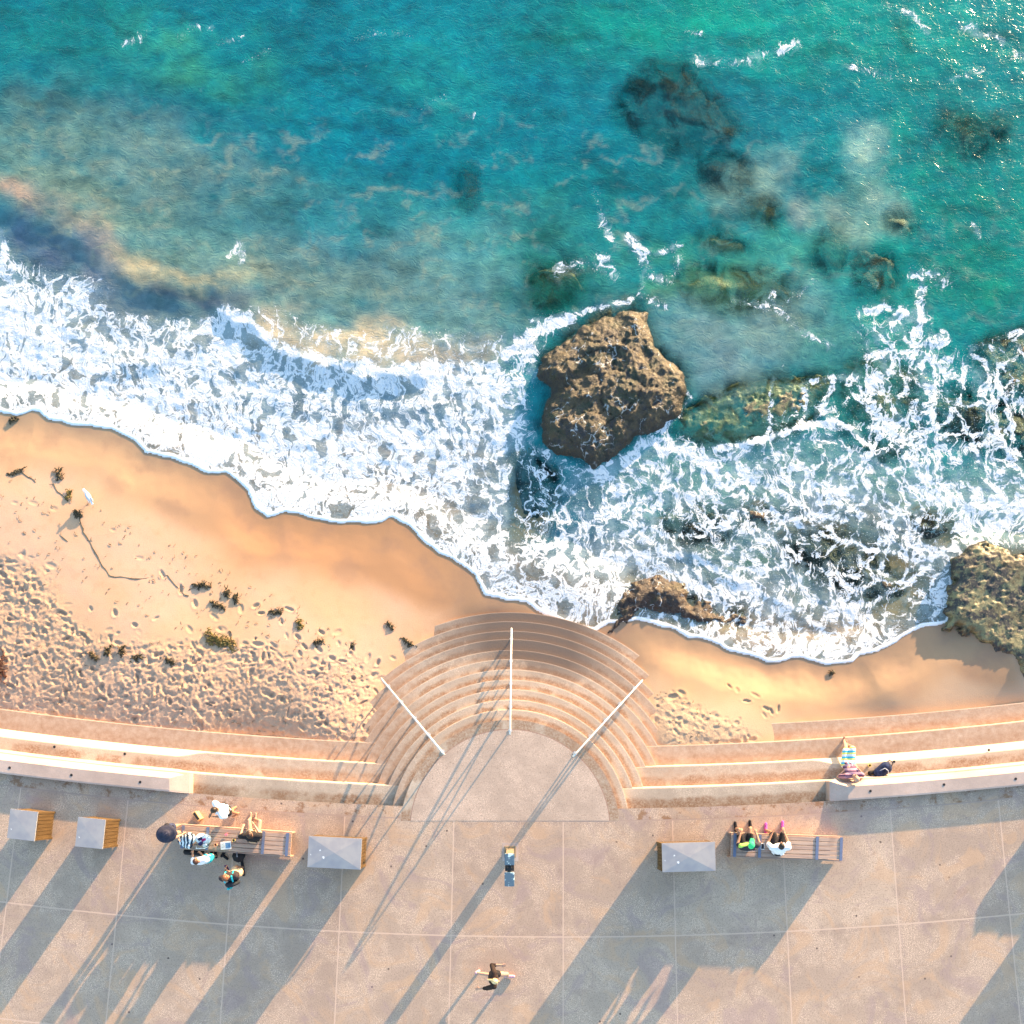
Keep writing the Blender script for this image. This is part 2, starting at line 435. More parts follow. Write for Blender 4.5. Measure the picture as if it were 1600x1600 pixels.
# round steps
st_root = empty('round_staircase', SC, 0, label='fan of curved concrete steps going down from the promenade to the sand', cat='staircase')
def ring(k):
    r1 = SR[k]; r0 = max(0, SR[k - 1] - 0.12); z = ZS[k] - 0.003
    a0, a1 = (R_(-12), R_(192)) if k < 5 else (R_(-2), R_(182))
    n = 150; mb = MB(); tr = []; wt = []; sa = []
    for i in range(n + 1):
        a = a0 + (a1 - a0) * i / n; ca, sn = math.cos(a), math.sin(a)
        for r, zz, t in ((r0, z, 0), (SR[k - 1], z, 0), ((SR[k - 1] + r1) / 2, z, 0.5), (r1 - 0.04, z, 0.88), (r1 - 0.012, z - 0.003, 0.95), (r1 + 0.007, z - 0.17, 0.95), (r1 + 0.007, -2.9, 0.95), (r0, -2.9, 0)):
            mb.v.append((r * ca, r * sn, zz)); tr.append(t)
            x = SC.x + r * ca
            wl = max(0.0, min(1.0, (k - 6.6 + 1.6 * math.exp(-((x - 1.0) / 1.8) ** 2)) / 3.0))
            wt.append(wl * math.exp(-((x - 0.5) / 2.7) ** 2) * 1.2)
            sa.append(min(1, max(0.1, -0.6 - 0.55 * (x + 0.6))) if x < 0 else min(0.9, max(0.05, (x - 2.6) * 0.6)))
    m = 8
    for i in range(n):
        for q in range(m - 1):
            a = i * m + q; mb.f.append((a, a + m, a + m + 1, a + 1)); mb.m.append(0)
    for e in (0, n): mb.f.append(tuple(e * m + q for q in range(m))); mb.m.append(0)
    o = mb.build('step', m_step, st_root)
    setattr_f(o, 'tread', tr); setattr_f(o, 'wet', wt); setattr_f(o, 'sandy', sa)
for k in range(2, 13): ring(k)
# landing: half disc, closes on the first joint of the promenade
def landing():
    mb = MB(); n = 80
    def fan(r, z, name, mat, lab=None):
        mb = MB(); yb = arcP(797, J0).y - SC.y
        a0 = math.asin(yb / r); pts = []
        for i in range(n + 1):
            a = a0 + (math.pi - 2 * a0) * i / n; pts.append((r * math.cos(a), r * math.sin(a)))
        N = len(pts); vs = [(x, y, z) for x, y in pts] + [(x, y, z - 0.3) for x, y in pts]
        mb.add(vs, [tuple(range(N)), tuple(range(2 * N - 1, N - 1, -1))] + [(i, (i + 1) % N, N + (i + 1) % N, N + i) for i in range(N)])
        o = mb.build(name, mat, st_root); return mb, o
    mb1, o = fan(SR[1], 0.0012, 'top_step', m_step)
    setattr_f(o, 'tread', [0.3] * len(mb1.v)); setattr_f(o, 'wet', [0] * len(mb1.v)); setattr_f(o, 'sandy', [0.1] * len(mb1.v))
    mb2, o = fan(SR[0] + 0.014, 0.0020, 'landing_joint', plain('joint_line', A(190, 150, 130)))
    mb3, o = fan(SR[0] - 0.006, 0.0028, 'landing', m_land)
m_land = concrete('landing_concrete', A(228, 199, 176), STAIN, 0.95, 0.3)
landing()
# ------------------------------------------------------------ sea and beach fields
ZS_SHORE = -1.75; ZSEA = -1.86
shore = [(-400, 560), (-200, 610), (-60, 632), (0, 646), (25, 652), (50, 641), (62, 643), (78, 656), (112, 665), (175, 671), (202, 686), (230, 711), (270, 718), (325, 740), (352, 738), (385, 766),
    (400, 795), (415, 808), (445, 800), (480, 810), (530, 818), (572, 820), (612, 810), (635, 820), (660, 845), (680, 863), (720, 881), (740, 902), (757, 931), (790, 938), (822, 943), (850, 961),
    (880, 976), (930, 988), (950, 975), (990, 972), (1030, 978), (1050, 984), (1062, 990), (1078, 1000), (1110, 1003), (1132, 1016), (1162, 1022), (1200, 1035), (1250, 1030), (1290, 1039), (1332, 1037),
    (1342, 1026), (1390, 1013), (1425, 990), (1440, 981), (1480, 975), (1492, 945), (1498, 905), (1515, 880), (1560, 885), (1640, 890), (1800, 900), (2100, 900)]
SH = [P(a, b, ZS_SHORE) for a, b in shore]
SHXY = [(p.x, p.y) for p in SH]
SEA_POLY = SHXY + [(400, 0), (400, 900), (-400, 900), (-400, 20)]
def shore_d(X, Y):
    """signed distance to the waterline in metres, + seaward"""
    wx = fbm(X * 1.3, Y * 1.3, 3, 21) * 0.10; wy = fbm(X * 1.3, Y * 1.3, 3, 31) * 0.10
    x, y = X + wx, Y + wy
    return segdist(x, y, SHXY) * np.where(inpoly(x, y, SEA_POLY), 1, -1)
ctrl = [(0, 1110, -.96), (300, 1140, -.96), (500, 1156, -.97), (575, 1166, -1.0), (600, 1080, -1.36), (640, 1025, -1.52), (690, 985, -1.68), (-200, 1060, -.95), (0, 900, -1.12), (0, 1000, -1.0), (300, 950, -1.25), (520, 1010, -1.22), (420, 900, -1.45), (560, 940, -1.5),
    (0, 760, -1.35), (200, 800, -1.45), (-200, 700, -1.4), (690, 1080, -1.7), (797, 1040, -2.15), (797, 1150, -2.1), (900, 1100, -2.0), (940, 1060, -1.85),
    (1012, 1075, -1.42), (1030, 1120, -1.15), (1045, 1165, -.88), (1120, 1162, -.96), (1080, 1180, -1.0), (1150, 1178, -1.08), (1070, 1196, -1.1), (1180, 1148, -1.08), (1215, 1126, -1.24), (1260, 1140, -1.42), (1250, 1105, -1.36), (1400, 1095, -1.40), (1600, 1075, -1.42), (1800, 1060, -1.42), (1400, 1140, -1.6), (1600, 1130, -1.6), (1100, 1080, -1.28),
    (1400, 1050, -1.55), (1550, 1030, -1.52), (1600, 1000, -1.5), (1700, 950, -1.5), (-200, 350, -2.5), (200, 500, -2.4), (600, 600, -2.35), (900, 700, -2.5), (1200, 800, -2.4), (1500, 700, -2.45), (0, 0, -4), (400, 200, -3.4), (800, 0, -4.3), (1600, 0, -4.3), (1200, 300, -3.3), (1800, 500, -3), (-200, 0, -4),
    (0, 1200, -1.3), (400, 1220, -1.5), (1300, 1220, -1.6)]
ctrl += [(a, b, ZS_SHORE) for a, b in shore[2:-1:2]]
cp = np.array([[*P(a, b, z)[:2], z] for a, b, z in ctrl])
def tps():
    n = len(cp); D = np.linalg.norm(cp[:, None, :2] - cp[None, :, :2], axis=2)
    K = D ** 2 * np.log(D + 1e-9) + np.eye(n) * 0.4
    Pm = np.hstack([np.ones((n, 1)), cp[:, :2]]); A_ = np.block([[K, Pm], [Pm.T, np.zeros((3, 3))]])
    return np.linalg.solve(A_, np.concatenate([cp[:, 2], np.zeros(3)]))
_w = tps()
def sand_base(X, Y):
    xc = np.clip(X, -20, 20); yc = np.clip(Y, 0, 24)
    z = _w[-3] + _w[-2] * xc + _w[-1] * yc
    for i in range(len(cp)):
        d2 = (xc - cp[i, 0]) ** 2 + (yc - cp[i, 1]) ** 2 + 1e-12
        z = z + _w[i] * 0.5 * d2 * np.log(d2)
    return np.clip(z, -5, -0.6)
def dense(a, b, step, outer_lo, outer_hi):
    return np.concatenate([outer_lo, np.arange(a, b, step), outer_hi])

# ---- beach
tram = np.maximum(polymask([(-200, 850), (0, 868), (60, 890), (110, 960), (130, 1000), (200, 1005), (300, 1012), (340, 992), (400, 1010), (470, 1040), (540, 1030), (600, 1062), (592, 1110), (575, 1168), (400, 1160), (200, 1135), (0, 1115), (-200, 1090)], 20),
                  polymask([(1015, 1082), (1060, 1080), (1110, 1115), (1165, 1128), (1190, 1150), (1100, 1168), (1045, 1168)], 13))
def build_beach():
    xs = dense(-16.5, 16.5, 0.03, [-300, -100, -40, -22], [22, 40, 100, 300])
    ys = np.concatenate([np.array([0.3, 0.7]), np.arange(1.0, 11.5, 0.03), np.arange(11.6, 26, 0.3), [40, 100, 400]])
    X, Y = np.meshgrid(xs, ys)
    Z = sand_base(X, Y); d = shore_d(X, Y)
    Z = np.where(np.abs(d) < 1.2, Z * sstep(0, 1.2, np.abs(d)) + (ZS_SHORE - 0.05 * d) * (1 - sstep(0, 1.2, np.abs(d))), Z)
    u, v = UV(X, Y, Z)
    T = samp(tram, u, v)
    tw = sstep(0.15, 0.95, T + 0.45 * fbm(X * 0.9, Y * 0.9, 4, 3))
    dry = sstep(0.6, 2.6, -d + 0.5 * fbm(X * .4, Y * .4, 3, 8))
    # gentle undulation and drift of the dry sand
    Z += (0.012 * fbm(X * 0.5, Y * 0.5, 3, 4) + 0.0035 * fbm(X * 2.2, Y * 2.2, 3, 6)) * dry
    wxx = X + .18 * fbm(X * 2, Y * 2, 2, 44); wyy = Y + .18 * fbm(X * 2, Y * 2, 2, 45)
    r1 = 1 - np.clip(np.abs(fbm(wxx * 1.5 + .9 * wyy, wyy * 2.6 - .5 * wxx, 3, 50, .6)) * 3.0, 0, 1); r2 = 1 - np.clip(np.abs(fbm(wxx * 3.6 + 1.6 * wyy, wyy * 4.6, 3, 55, .6)) * 3.0, 0, 1)
    rough = 0.014 * fbm(X * .9, Y * .9, 3, 40) + 0.017 * r1 ** 2 + 0.009 * r2 ** 2 - 0.02
    Z += tw * (rough + 0.01)
    dx = 0.03
    x0 = -16.5; y0 = 1.0; iy0 = 2; ix0 = 4
    def stamp(cx, cy, L, W, ang, dep, rim=0.35):
        n = int(L * 1.1 / dx) + 2
        ci = int((cx - x0) / dx) + ix0; cj = int((cy - y0) / dx) + iy0
        if ci - n < 4 or ci + n >= Z.shape[1] - 4 or cj - n < 2 or cj + n > 350: return
        sl = (slice(cj - n, cj + n + 1), slice(ci - n, ci + n + 1))
        lx = X[sl] - cx; ly = Y[sl] - cy
        a = lx * math.cos(ang) + ly * math.sin(ang); b = -lx * math.sin(ang) + ly * math.cos(ang)
        W2 = W * (1 + 0.25 * a / L)
        r = np.sqrt((a / (L / 2)) ** 2 + (b / (W2 / 2)) ** 2)
        Z[sl] += -dep * (1 - sstep(0.55, 1.05, r)) + dep * rim * np.exp(-((r - 1.25) / 0.22) ** 2)
    rs = random.Random(5)
    cnt = 0
    while cnt < 2300:
        px, py = rs.uniform(-60, 1200), rs.uniform(860, 1170)
        if samp(tram, np.array([px]), np.array([py]))[0] < 0.12 + rs.random() * .6: cnt += 0.02; continue
        p = P(px, py, -1.05); cnt += 1
        stamp(p.x, p.y, rs.uniform(.10, .36), rs.uniform(.05, .17), R_(rs.gauss(-40, 60)), min(.05, .009 * math.exp(rs.gauss(0, .75))) * (.7 if px > 900 else 1))
    single = [(254, 897), (283, 921), (306, 944), (337, 965), (400, 947), (409, 959), (431, 957), (441, 972), (450, 995), (467, 997), (471, 1023), (503, 989), (527, 988), (530, 1006), (551, 1012), (500, 1016), (478, 1012), (378, 952), (452, 952), (362, 994), (564, 1044), (537, 1034),
        (24, 786), (52, 786), (84, 795), (148, 954), (185, 960), (216, 979), (277, 1016), (176, 828), (218, 872), (248, 968), (300, 985), (320, 1025), (340, 1004), (430, 1010), (120, 990), (145, 1005), (180, 1002), (520, 1030),
        (1140, 1072), (1152, 1078), (1180, 1086), (1196, 1108), (1204, 1112), (1215, 1108), (1165, 1096), (1192, 1118), (613, 1027), (590, 1035), (575, 1028), (640, 1012)]
    for q, (px, py) in enumerate(single):
        p = P(px, py, -1.35); fl = px < 250 and py < 900
        stamp(p.x, p.y, rs.uniform(.18, .32), rs.uniform(.08, .15), R_(rs.gauss(-55, 30) if not fl else rs.gauss(-20, 10)), 0.010 if fl else rs.uniform(.015, .045), 0.25)
    # sand falls steeply to nothing beneath the concrete
    wet = sstep(-2.6, -0.5, d + 0.55 * fbm(X * .35, Y * .35, 3, 12) + 0.12 * fbm(X * 2, Y * 2, 2, 13))
    # the swash has reached further in a few lobes
    lobes = blur(np.maximum.reduce([polymask([(150, 690), (260, 720), (370, 790), (470, 830), (600, 850), (700, 900), (760, 950), (690, 960), (560, 900), (430, 870), (300, 830), (200, 770)], 18),
                 polymask([(1450, 990), (1580, 1010), (1600, 1080), (1500, 1060), (1440, 1010)], 14)]), 6)
    lw = samp(lobes, u, v)
    wet = np.clip(np.maximum(wet * 0.75, lw * 1.0), 0, 1)
    red = samp(polymask([(380, 820), (560, 880), (640, 960), (680, 985), (560, 990), (380, 900), (200, 800)], 30), u, v)
    gridmesh('beach', xs, ys, Z, m_sand, {'wet': wet, 'tram': tw, 'warm': red}, mask=None)
    return Z
def sand_material():
    m = M('beach_sand', 0.9, 0.2); m.dim = '2D'
    wet = m.attr('wet'); tr = m.attr('tram'); wm = m.attr('warm')
    big = m.noise(0.35, 5); med = m.noise(2.4, 6, 0.65); fine = m.noise(30, 3, 0.7)
    c = m.mix(m.rng(big, 0.35, 0.65), As(246, 208, 164), As(250, 214, 178))
    c = m.mix(m.math('MULTIPLY', wm, 0.35), c, As(250, 192, 132))
    c = m.mix(m.math('MULTIPLY', tr, 0.6), c, As(242, 206, 170))
    c = m.mix(m.rng(m.math('MULTIPLY', med, 1.0), 0.5, 0.75, 0, 0.22), c, As(214, 165, 118))
    sx = m.node('ShaderNodeSeparateXYZ', {0: m.co}, 0)
    c = m.mix(m.math('MULTIPLY', m.rng(sx, 1.5, 4.5), 0.75), c, As(232, 208, 170))
    wc = m.mix(m.rng(sx, -11, -6), As(214, 182, 140), As(214, 166, 118)); wc = m.mix(m.rng(sx, -3, 1), wc, As(204, 170, 130))
    wc = m.mix(m.math('MULTIPLY', m.rng(m.noise(0.9, 4), 0.45, 0.7), 0.4), wc, As(170, 140, 118))
    c = m.mix(m.math('MULTIPLY', m.rng(wet, 0.05, 0.8), 0.95), c, wc)
    c = m.mix(m.rng(fine, 0.45, 0.75, 0, 0.18), c, As(190, 145, 105))
    twig = m.rng(m.noise(9, 6, 0.75), 0.66, 0.72, 0, 1)
    c = m.mix(m.math('MULTIPLY', m.math('MULTIPLY', twig, tr), 0.45), c, As(130, 85, 50))
    m.color(c)
    m.put(m.b.inputs['Roughness'], m.rng(wet, 0.4, 1, 0.92, 0.45))
    hb = m.math('ADD', m.math('MULTIPLY', fine, 0.4), m.math('MULTIPLY', m.noise(12, 4, 0.7), m.math('ADD', m.math('MULTIPLY', tr, 1.6), 0.12)))
    m.normal(m.bump(m.math('MULTIPLY', hb, m.rng(wet, 0, 1, 1.0, 0.15)), 0.012, 0.7))
    return m.mat
m_sand = sand_material()
beach_Z = build_beach()

# ---- colour of the sea (sunlit look in the photo), as soft patches of suspended sand, weed, depth and painted wave shade
def sea_fields():
    base = np.zeros((RN, RN, 3))
    def sRGB(r, g, b): return np.array(A(r, g, b))
    yy = np.clip(RYY, 0, 1100)[..., None]
    base[:] = sRGB(0, 122, 140)
    base = base * (1 - sstep(120, 420, yy)) + sRGB(20, 132, 145) * sstep(120, 420, yy)
    wx = RXX + fbm(RXX / 130, RYY / 130, 5, 60) * 70; wy = RYY + fbm(RXX / 130, RYY / 130, 5, 70) * 60
    n1 = fbm(RXX / 60 + RYY / 160, RYY / 38 - RXX / 90, 5, 80)
    n2 = fbm(RXX / 160, RYY / 120, 4, 90)
    def blob(cx, cy, rx, ry, ang, col, k, n=0.35):
        nonlocal base
        a = R_(ang); dx, dy = wx - cx, wy - cy
        p = dx * math.cos(a) + dy * math.sin(a); q = -dx * math.sin(a) + dy * math.cos(a)
        r2 = (p / rx) ** 2 + (q / ry) ** 2
        m = np.clip(np.exp(-r2 ** 1.2) * k * (1 + n * n1 * 2.2), 0, 1)[..., None]
        base = base * (1 - m) + sRGB(*col) * m
    blob(60, 60, 220, 110, 0, (18, 122, 132), .7)
    blob(700, 60, 260, 110, 10, (0, 132, 152), .6)
    blob(1300, 40, 420, 90, 0, (10, 158, 142), .75)
    blob(1050, 30, 160, 50, 0, (20, 165, 140), .5)
    blob(1500, 330, 220, 260, 0, (20, 146, 130), .7)
    blob(620, 250, 240, 90, 15, (0, 124, 150), .6)
    blob(230, 190, 160, 40, -20, (0, 112, 130), .7)
    blob(290, 90, 150, 55, 20, (70, 158, 130), .6, .6)
    blob(100, 40, 90, 40, 0, (30, 130, 130), .5)
    blob(680, 120, 90, 60, 20, (60, 160, 145), .35, .7)
    blob(90, 270, 210, 120, 10, (112, 152, 140), .9, .5)
    blob(270, 300, 210, 80, 8, (116, 150, 144), .8, .6)
    blob(260, 370, 220, 60, 5, (96, 146, 138), .8, .5)
    blob(500, 430, 330, 95, 5, (118, 152, 144), .95, .4)
    blob(420, 330, 160, 50, 0, (60, 140, 146), .6, .5)
    blob(560, 360, 120, 50, -10, (20, 128, 150), .6)
    blob(720, 440, 140, 80, 0, (112, 160, 156), .9)
    blob(700, 350, 160, 50, 0, (70, 150, 148), .5, .6)
    blob(860, 300, 200, 60, 0, (30, 135, 140), .5, .5)
    blob(840, 370, 120, 60, 10, (60, 148, 146), .6)
    blob(860, 450, 60, 70, 0, (10, 100, 92), .9, .5)
    blob(960, 400, 110, 60, 0, (60, 140, 130), .6, .6)
    blob(1060, 210, 110, 70, 30, (0, 112, 122), .6, .3)
    blob(1120, 300, 90, 60, 0, (50, 135, 130), .6, .6)
    blob(1180, 300, 60, 60, 0, (130, 172, 160), .75, .7)
    blob(1120, 440, 120, 50, 5, (66, 140, 92), .75, .6)
    blob(1240, 400, 100, 50, 0, (70, 160, 140), .6, .5)
    blob(1340, 340, 50, 40, 0, (140, 180, 160), .75, .7)
    blob(1260, 340, 24, 30, 0, (160, 175, 165), .7, .3)
    blob(1355, 240, 36, 34, 30, (150, 190, 175), .85, .4)
    blob(1345, 315, 40, 26, 0, (150, 175, 160), .6, .5)
    blob(1230, 270, 26, 20, -40, (130, 175, 168), .6, .4)
    blob(1070, 180, 22, 26, 30, (60, 145, 150), .6, .3)
    blob(1180, 525, 170, 80, 0, (126, 164, 160), .95, .4)
    blob(1130, 560, 60, 40, 0, (130, 160, 160), .7, .5)
    blob(1230, 520, 50, 50, 0, (140, 165, 155), .5, .6)
    blob(1400, 480, 90, 60, 0, (40, 150, 140), .6)
    blob(1550, 430, 90, 60, 0, (30, 140, 120), .6)
    blob(1350, 560, 130, 70, 0, (60, 145, 135), .8)
    # clouds of stirred-up sand, then painted shade of the wave troughs
    blob(30, 315, 60, 24, 20, (188, 166, 146), .85, .6)
    blob(110, 350, 80, 26, 30, (160, 158, 140), .6, .8)
    blob(165, 390, 40, 32, 60, (190, 175, 150), .85, .5)
    blob(265, 440, 120, 18, 3, (196, 186, 146), .95, .5)
    blob(190, 425, 26, 20, 0, (205, 190, 150), .7, .5)
    blob(460, 530, 110, 26, 12, (206, 192, 160), .95, .5)
    blob(600, 545, 170, 30, 3, (208, 196, 165), .95, .5)
    blob(720, 535, 60, 26, -10, (180, 170, 150), .7, .5)
    blob(100, 405, 130, 45, 25, (98, 120, 146), .85, .3)  # from here: dark bands behind the crests, wave shade painted into the water
    blob(300, 470, 130, 14, 4, (100, 115, 125), .8, .3)
    blob(300, 500, 120, 14, 4, (60, 110, 130), .5, .3)
    # wash over sand and among rocks
    wash = polymask([(-240, 400), (90, 445), (300, 500), (420, 545), (560, 580), (720, 560), (800, 600), (800, 860), (960, 1000), (1500, 1060), (1700, 900), (1700, 720), (1450, 760), (1240, 700), (1100, 720), (960, 740), (900, 740), (850, 1000), (-240, 1000)], 22)[..., None]
    wcol = sRGB(150, 158, 160); base = base * (1 - wash * .75) + wcol * wash * .75
    blob(560, 640, 200, 40, 6, (70, 130, 160), .6, .5)
    blob(300, 760, 300, 120, 30, (176, 166, 150), .8, .3)
    blob(620, 760, 160, 90, 30, (168, 158, 146), .7, .4)
    blob(860, 920, 120, 60, 30, (180, 160, 136), .85, .3)
    blob(1230, 1000, 190, 40, 3, (176, 160, 140), .85, .3)
    blob(1050, 800, 170, 60, 0, (84, 148, 152), .8, .4)
    blob(880, 820, 90, 70, 0, (40, 100, 125), .8, .4)
    blob(1200, 720, 200, 60, 0, (96, 156, 148), .7, .4)
    blob(1300, 880, 180, 60, 10, (90, 124, 124), .7, .5)
    blob(1500, 780, 120, 50, 10, (120, 176, 160), .8, .3)
    blob(1560, 830, 70, 40, 10, (110, 165, 160), .6, .3)
    blob(1180, 870, 60, 30, 0, (70, 120, 96), .6, .5)
    fleck = (fbm(RXX / 34 + RYY / 90, RYY / 24, 4, 95))[..., None]
    upper = (1 - sstep(430, 560, RYY))[..., None]
    f2 = (fbm((RXX + 40 * fbm(RXX / 60, RYY / 60, 3, 96)) / 16 + RYY / 50, RYY / 11, 4, 97))[..., None]
    base = base * (1 + 0.32 * fleck + 0.20 * f2 + 0.34 * n2[..., None] * upper)
    wis = (sstep(0.10, 0.5, fbm((RXX + 60 * n1) / 70 + RYY / 60, (RYY + 40 * n1) / 26, 5, 98, .6)) * sstep(120, 260, RYY) * (1 - sstep(480, 560, RYY)) * (1 - sstep(700, 1300, RXX) * .5))[..., None]
    base = base * (1 - .5 * wis) + sRGB(160, 172, 150) * .5 * wis
    dk = (sstep(0.15, 0.5, fbm((RXX + 50 * n1) / 90 - RYY / 90, RYY / 44, 4, 99)) * (1 - sstep(480, 560, RYY)))[..., None]
    base = base * (1 - .30 * dk)
    return np.clip(base, 0.001, 0.9)
SEA = sea_fields(); _st = np.clip((1 - SEA[..., 0] / SEA[..., 1:].max(-1) - .75) / .25, 0, 1); SEA[..., 0] *= 1 - .9 * _st; SEA[..., 2] *= 1 - .06 * _st
def foam_field():
    D = np.zeros((RN, RN))
    def mx(m): nonlocal D; D = np.maximum(D, m)
    # main wash on the left
    left = polymask([(-240, 380), (-60, 400), (0, 425), (60, 440), (110, 455), (150, 462), (185, 485), (240, 492), (300, 500), (350, 492), (385, 500), (430, 548), (500, 566), (560, 580), (620, 584), (660, 572), (700, 560), (760, 560), (800, 580), (806, 690), (798, 760), (796, 850), (790, 1000), (-240, 1000)], 7)
    mx(left * 0.77)
    mx(polymask([(-240, 400), (0, 440), (90, 470), (140, 520), (90, 600), (60, 640), (-240, 640)], 16) * 0.88)
    mx(polymask([(60, 600), (200, 560), (380, 560), (420, 640), (430, 760), (330, 730), (150, 668), (60, 640)], 26) * 0.90)
    mx(polymask([(340, 500), (440, 560), (620, 590), (640, 640), (500, 620), (400, 600)], 12) * 0.84)
    D -= stroke([(180, 480), (260, 505), (300, 520), (240, 520), (150, 500)], 26) * 0.25
    D -= stroke([(400, 555), (440, 580), (500, 600), (560, 610), (640, 625), (700, 645)], 26) * 0.16
    D -= stroke([(420, 620), (560, 660), (680, 690)], 34) * 0.05
    D -= polymask([(620, 730), (800, 700), (800, 860), (760, 930), (680, 860), (600, 800)], 30) * 0.10
    D -= polymask([(560, 640), (800, 600), (800, 690), (640, 720)], 26) * 0.12
    # thin edges over the crest
    mx(stroke([(350, 490), (390, 505), (430, 545), (500, 566), (560, 580), (620, 584), (680, 570)], 12) * 0.98)
    mx(stroke([(400, 510), (470, 520), (560, 540), (640, 535), (720, 540), (780, 545)], 30) * 0.42)
    mx(stroke([(0, 365), (8, 400), (0, 430)], 10) * 0.8)
    mx(stroke([(20, 420), (80, 440), (150, 455)], 22) * 0.55)
    mx(stroke([(790, 560), (830, 520), (860, 508), (890, 500)], 13) * 0.85)
    mx(stroke([(825, 540), (815, 580), (800, 620), (805, 690)], 26) * 0.74)
    mx(stroke([(640, 730), (760, 720), (800, 700)], 20) * 0.8)
    # bottom centre
    mx(polymask([(700, 850), (800, 850), (900, 840), (975, 860), (985, 900), (945, 985), (880, 985), (800, 945), (745, 935), (700, 880)], 7) * 0.66)
    # right of the vertical line
    mx(polymask([(800, 690), (850, 700), (925, 730), (1000, 690), (1060, 700), (1130, 700), (1240, 672), (1310, 668), (1360, 700), (1420, 760), (1500, 800), (1520, 880), (1500, 960), (1480, 980), (1330, 1045), (1060, 1010), (940, 990), (800, 880)], 9) * 0.41)
    D -= polymask([(795, 700), (850, 715), (860, 780), (840, 850), (795, 850)], 9) * 0.07
    D -= polymask([(1170, 790), (1330, 800), (1440, 860), (1440, 960), (1340, 930), (1230, 900)], 24) * 0.12
    mx(polymask([(850, 800), (980, 760), (1060, 780), (1040, 850), (900, 870)], 22) * 0.56)
    mx(polymask([(1060, 960), (1200, 960), (1320, 985), (1420, 960), (1480, 970), (1330, 1045), (1200, 1040), (1100, 1010)], 12) * 0.64)
    mx(polymask([(960, 880), (1090, 880), (1200, 930), (1330, 1000), (1200, 985), (1050, 940)], 12) * 0.62)
    # streaks coming down from the upper right
    mx(polymask([(1330, 500), (1400, 470), (1450, 500), (1480, 560), (1500, 640), (1600, 720), (1700, 800), (1700, 880), (1520, 880), (1440, 820), (1380, 740), (1340, 640), (1350, 560)], 18) * 0.42)
    mx(polymask([(1440, 560), (1620, 520), (1700, 520), (1700, 720), (1560, 700), (1460, 650)], 18) * 0.38)
    mx(polymask([(1400, 740), (1500, 740), (1640, 760), (1640, 860), (1500, 860), (1420, 800)], 16) * 0.66)
    mx(polymask([(1130, 640), (1330, 620), (1420, 700), (1240, 680)], 14) * 0.36)
    for ln, wd, v in [([(1345, 490), (1380, 480), (1440, 500)], 9, .74), ([(1440, 440), (1430, 540), (1450, 600), (1440, 680), (1455, 760)], 12, .62), ([(1380, 580), (1350, 620), (1400, 680), (1440, 740), (1500, 790), (1600, 810)], 18, .74),
        ([(1360, 560), (1430, 550), (1470, 530)], 14, .66), ([(1120, 700), (1190, 690), (1250, 668), (1300, 662), (1330, 672), (1360, 700)], 7, .9), ([(1250, 600), (1300, 590), (1340, 590)], 8, .6), ([(1200, 690), (1205, 620), (1208, 590)], 4, .62),
        ([(1255, 600), (1258, 650), (1240, 670)], 6, .66), ([(1305, 590), (1285, 640), (1300, 665)], 7, .7), ([(1330, 600), (1320, 640)], 7, .5), ([(980, 865), (1080, 868), (1150, 905), (1250, 955), (1300, 1000), (1290, 1030)], 7, .84),
        ([(1000, 700), (1060, 700), (1120, 730)], 20, .78), ([(930, 745), (1000, 710), (1040, 690)], 15, .72), ([(830, 500), (860, 500), (900, 490), (950, 478), (985, 465)], 7, .66),
        ([(990, 380), (1020, 400), (1060, 385)], 6, .62), ([(985, 370), (1000, 390), (1010, 430), (1050, 440), (1060, 400)], 9, .56), ([(870, 420), (920, 410), (960, 430), (940, 400)], 12, .42), ([(1010, 440), (1000, 460), (1040, 480)], 8, .45),
        ([(1150, 470), (1200, 480), (1210, 460)], 9, .44), ([(1210, 470), (1240, 510), (1290, 540)], 8, .5), ([(1270, 440), (1230, 470)], 9, .4), ([(1510, 700), (1560, 690), (1600, 740)], 10, .7),
        ([(1520, 545), (1560, 530), (1600, 520)], 7, .66), ([(1545, 540), (1560, 570), (1590, 560)], 6, .66), ([(1540, 830), (1590, 800), (1620, 820)], 16, .84), ([(1060, 650), (1080, 620), (1060, 600)], 6, .5),
        ([(1050, 690), (1030, 670), (1060, 650)], 8, .6), ([(1430, 430), (1480, 440)], 20, .42), ([(360, 400), (375, 380), (378, 410)], 8, .4), ([(1490, 980), (1488, 940), (1495, 900), (1500, 870)], 7, .85), ([(1100, 720), (1040, 760), (960, 800), (900, 830)], 12, .72),
        ([(190, 70), (230, 50)], 6, .3), ([(280, 60), (300, 40), (330, 45)], 6, .3), ([(340, 70), (380, 55)], 6, .34), ([(380, 95), (420, 80)], 6, .34), ([(560, 60), (600, 50), (640, 60)], 8, .25), ([(1085, 95), (1150, 98), (1200, 85), (1240, 70)], 11, .42), ([(1330, 105), (1395, 120)], 9, .42), ([(1380, 10), (1420, 20), (1450, 50)], 8, .42), ([(1500, 40), (1560, 60), (1600, 90)], 9, .42), ([(1070, 45), (1100, 55)], 6, .34), ([(1480, 130), (1530, 110)], 6, .34), ([(720, 190), (740, 180)], 5, .3), ([(660, 170), (700, 150)], 6, .3), ([(1360, 210), (1355, 240)], 5, .36), ([(1520, 350), (1530, 370)], 5, .4), ([(960, 380), (940, 350), (930, 300)], 8, .3), ([(1300, 60), (1340, 30)], 7, .3), ([(1130, 760), (1200, 750), (1300, 760), (1380, 800)], 16, .64), ([(1150, 800), (1210, 850), (1260, 930)], 8, .66), ([(1260, 740), (1270, 830), (1300, 900), (1380, 960)], 9, .68)]:
        mx(stroke(ln, wd) * v)
    rs = random.Random(23)
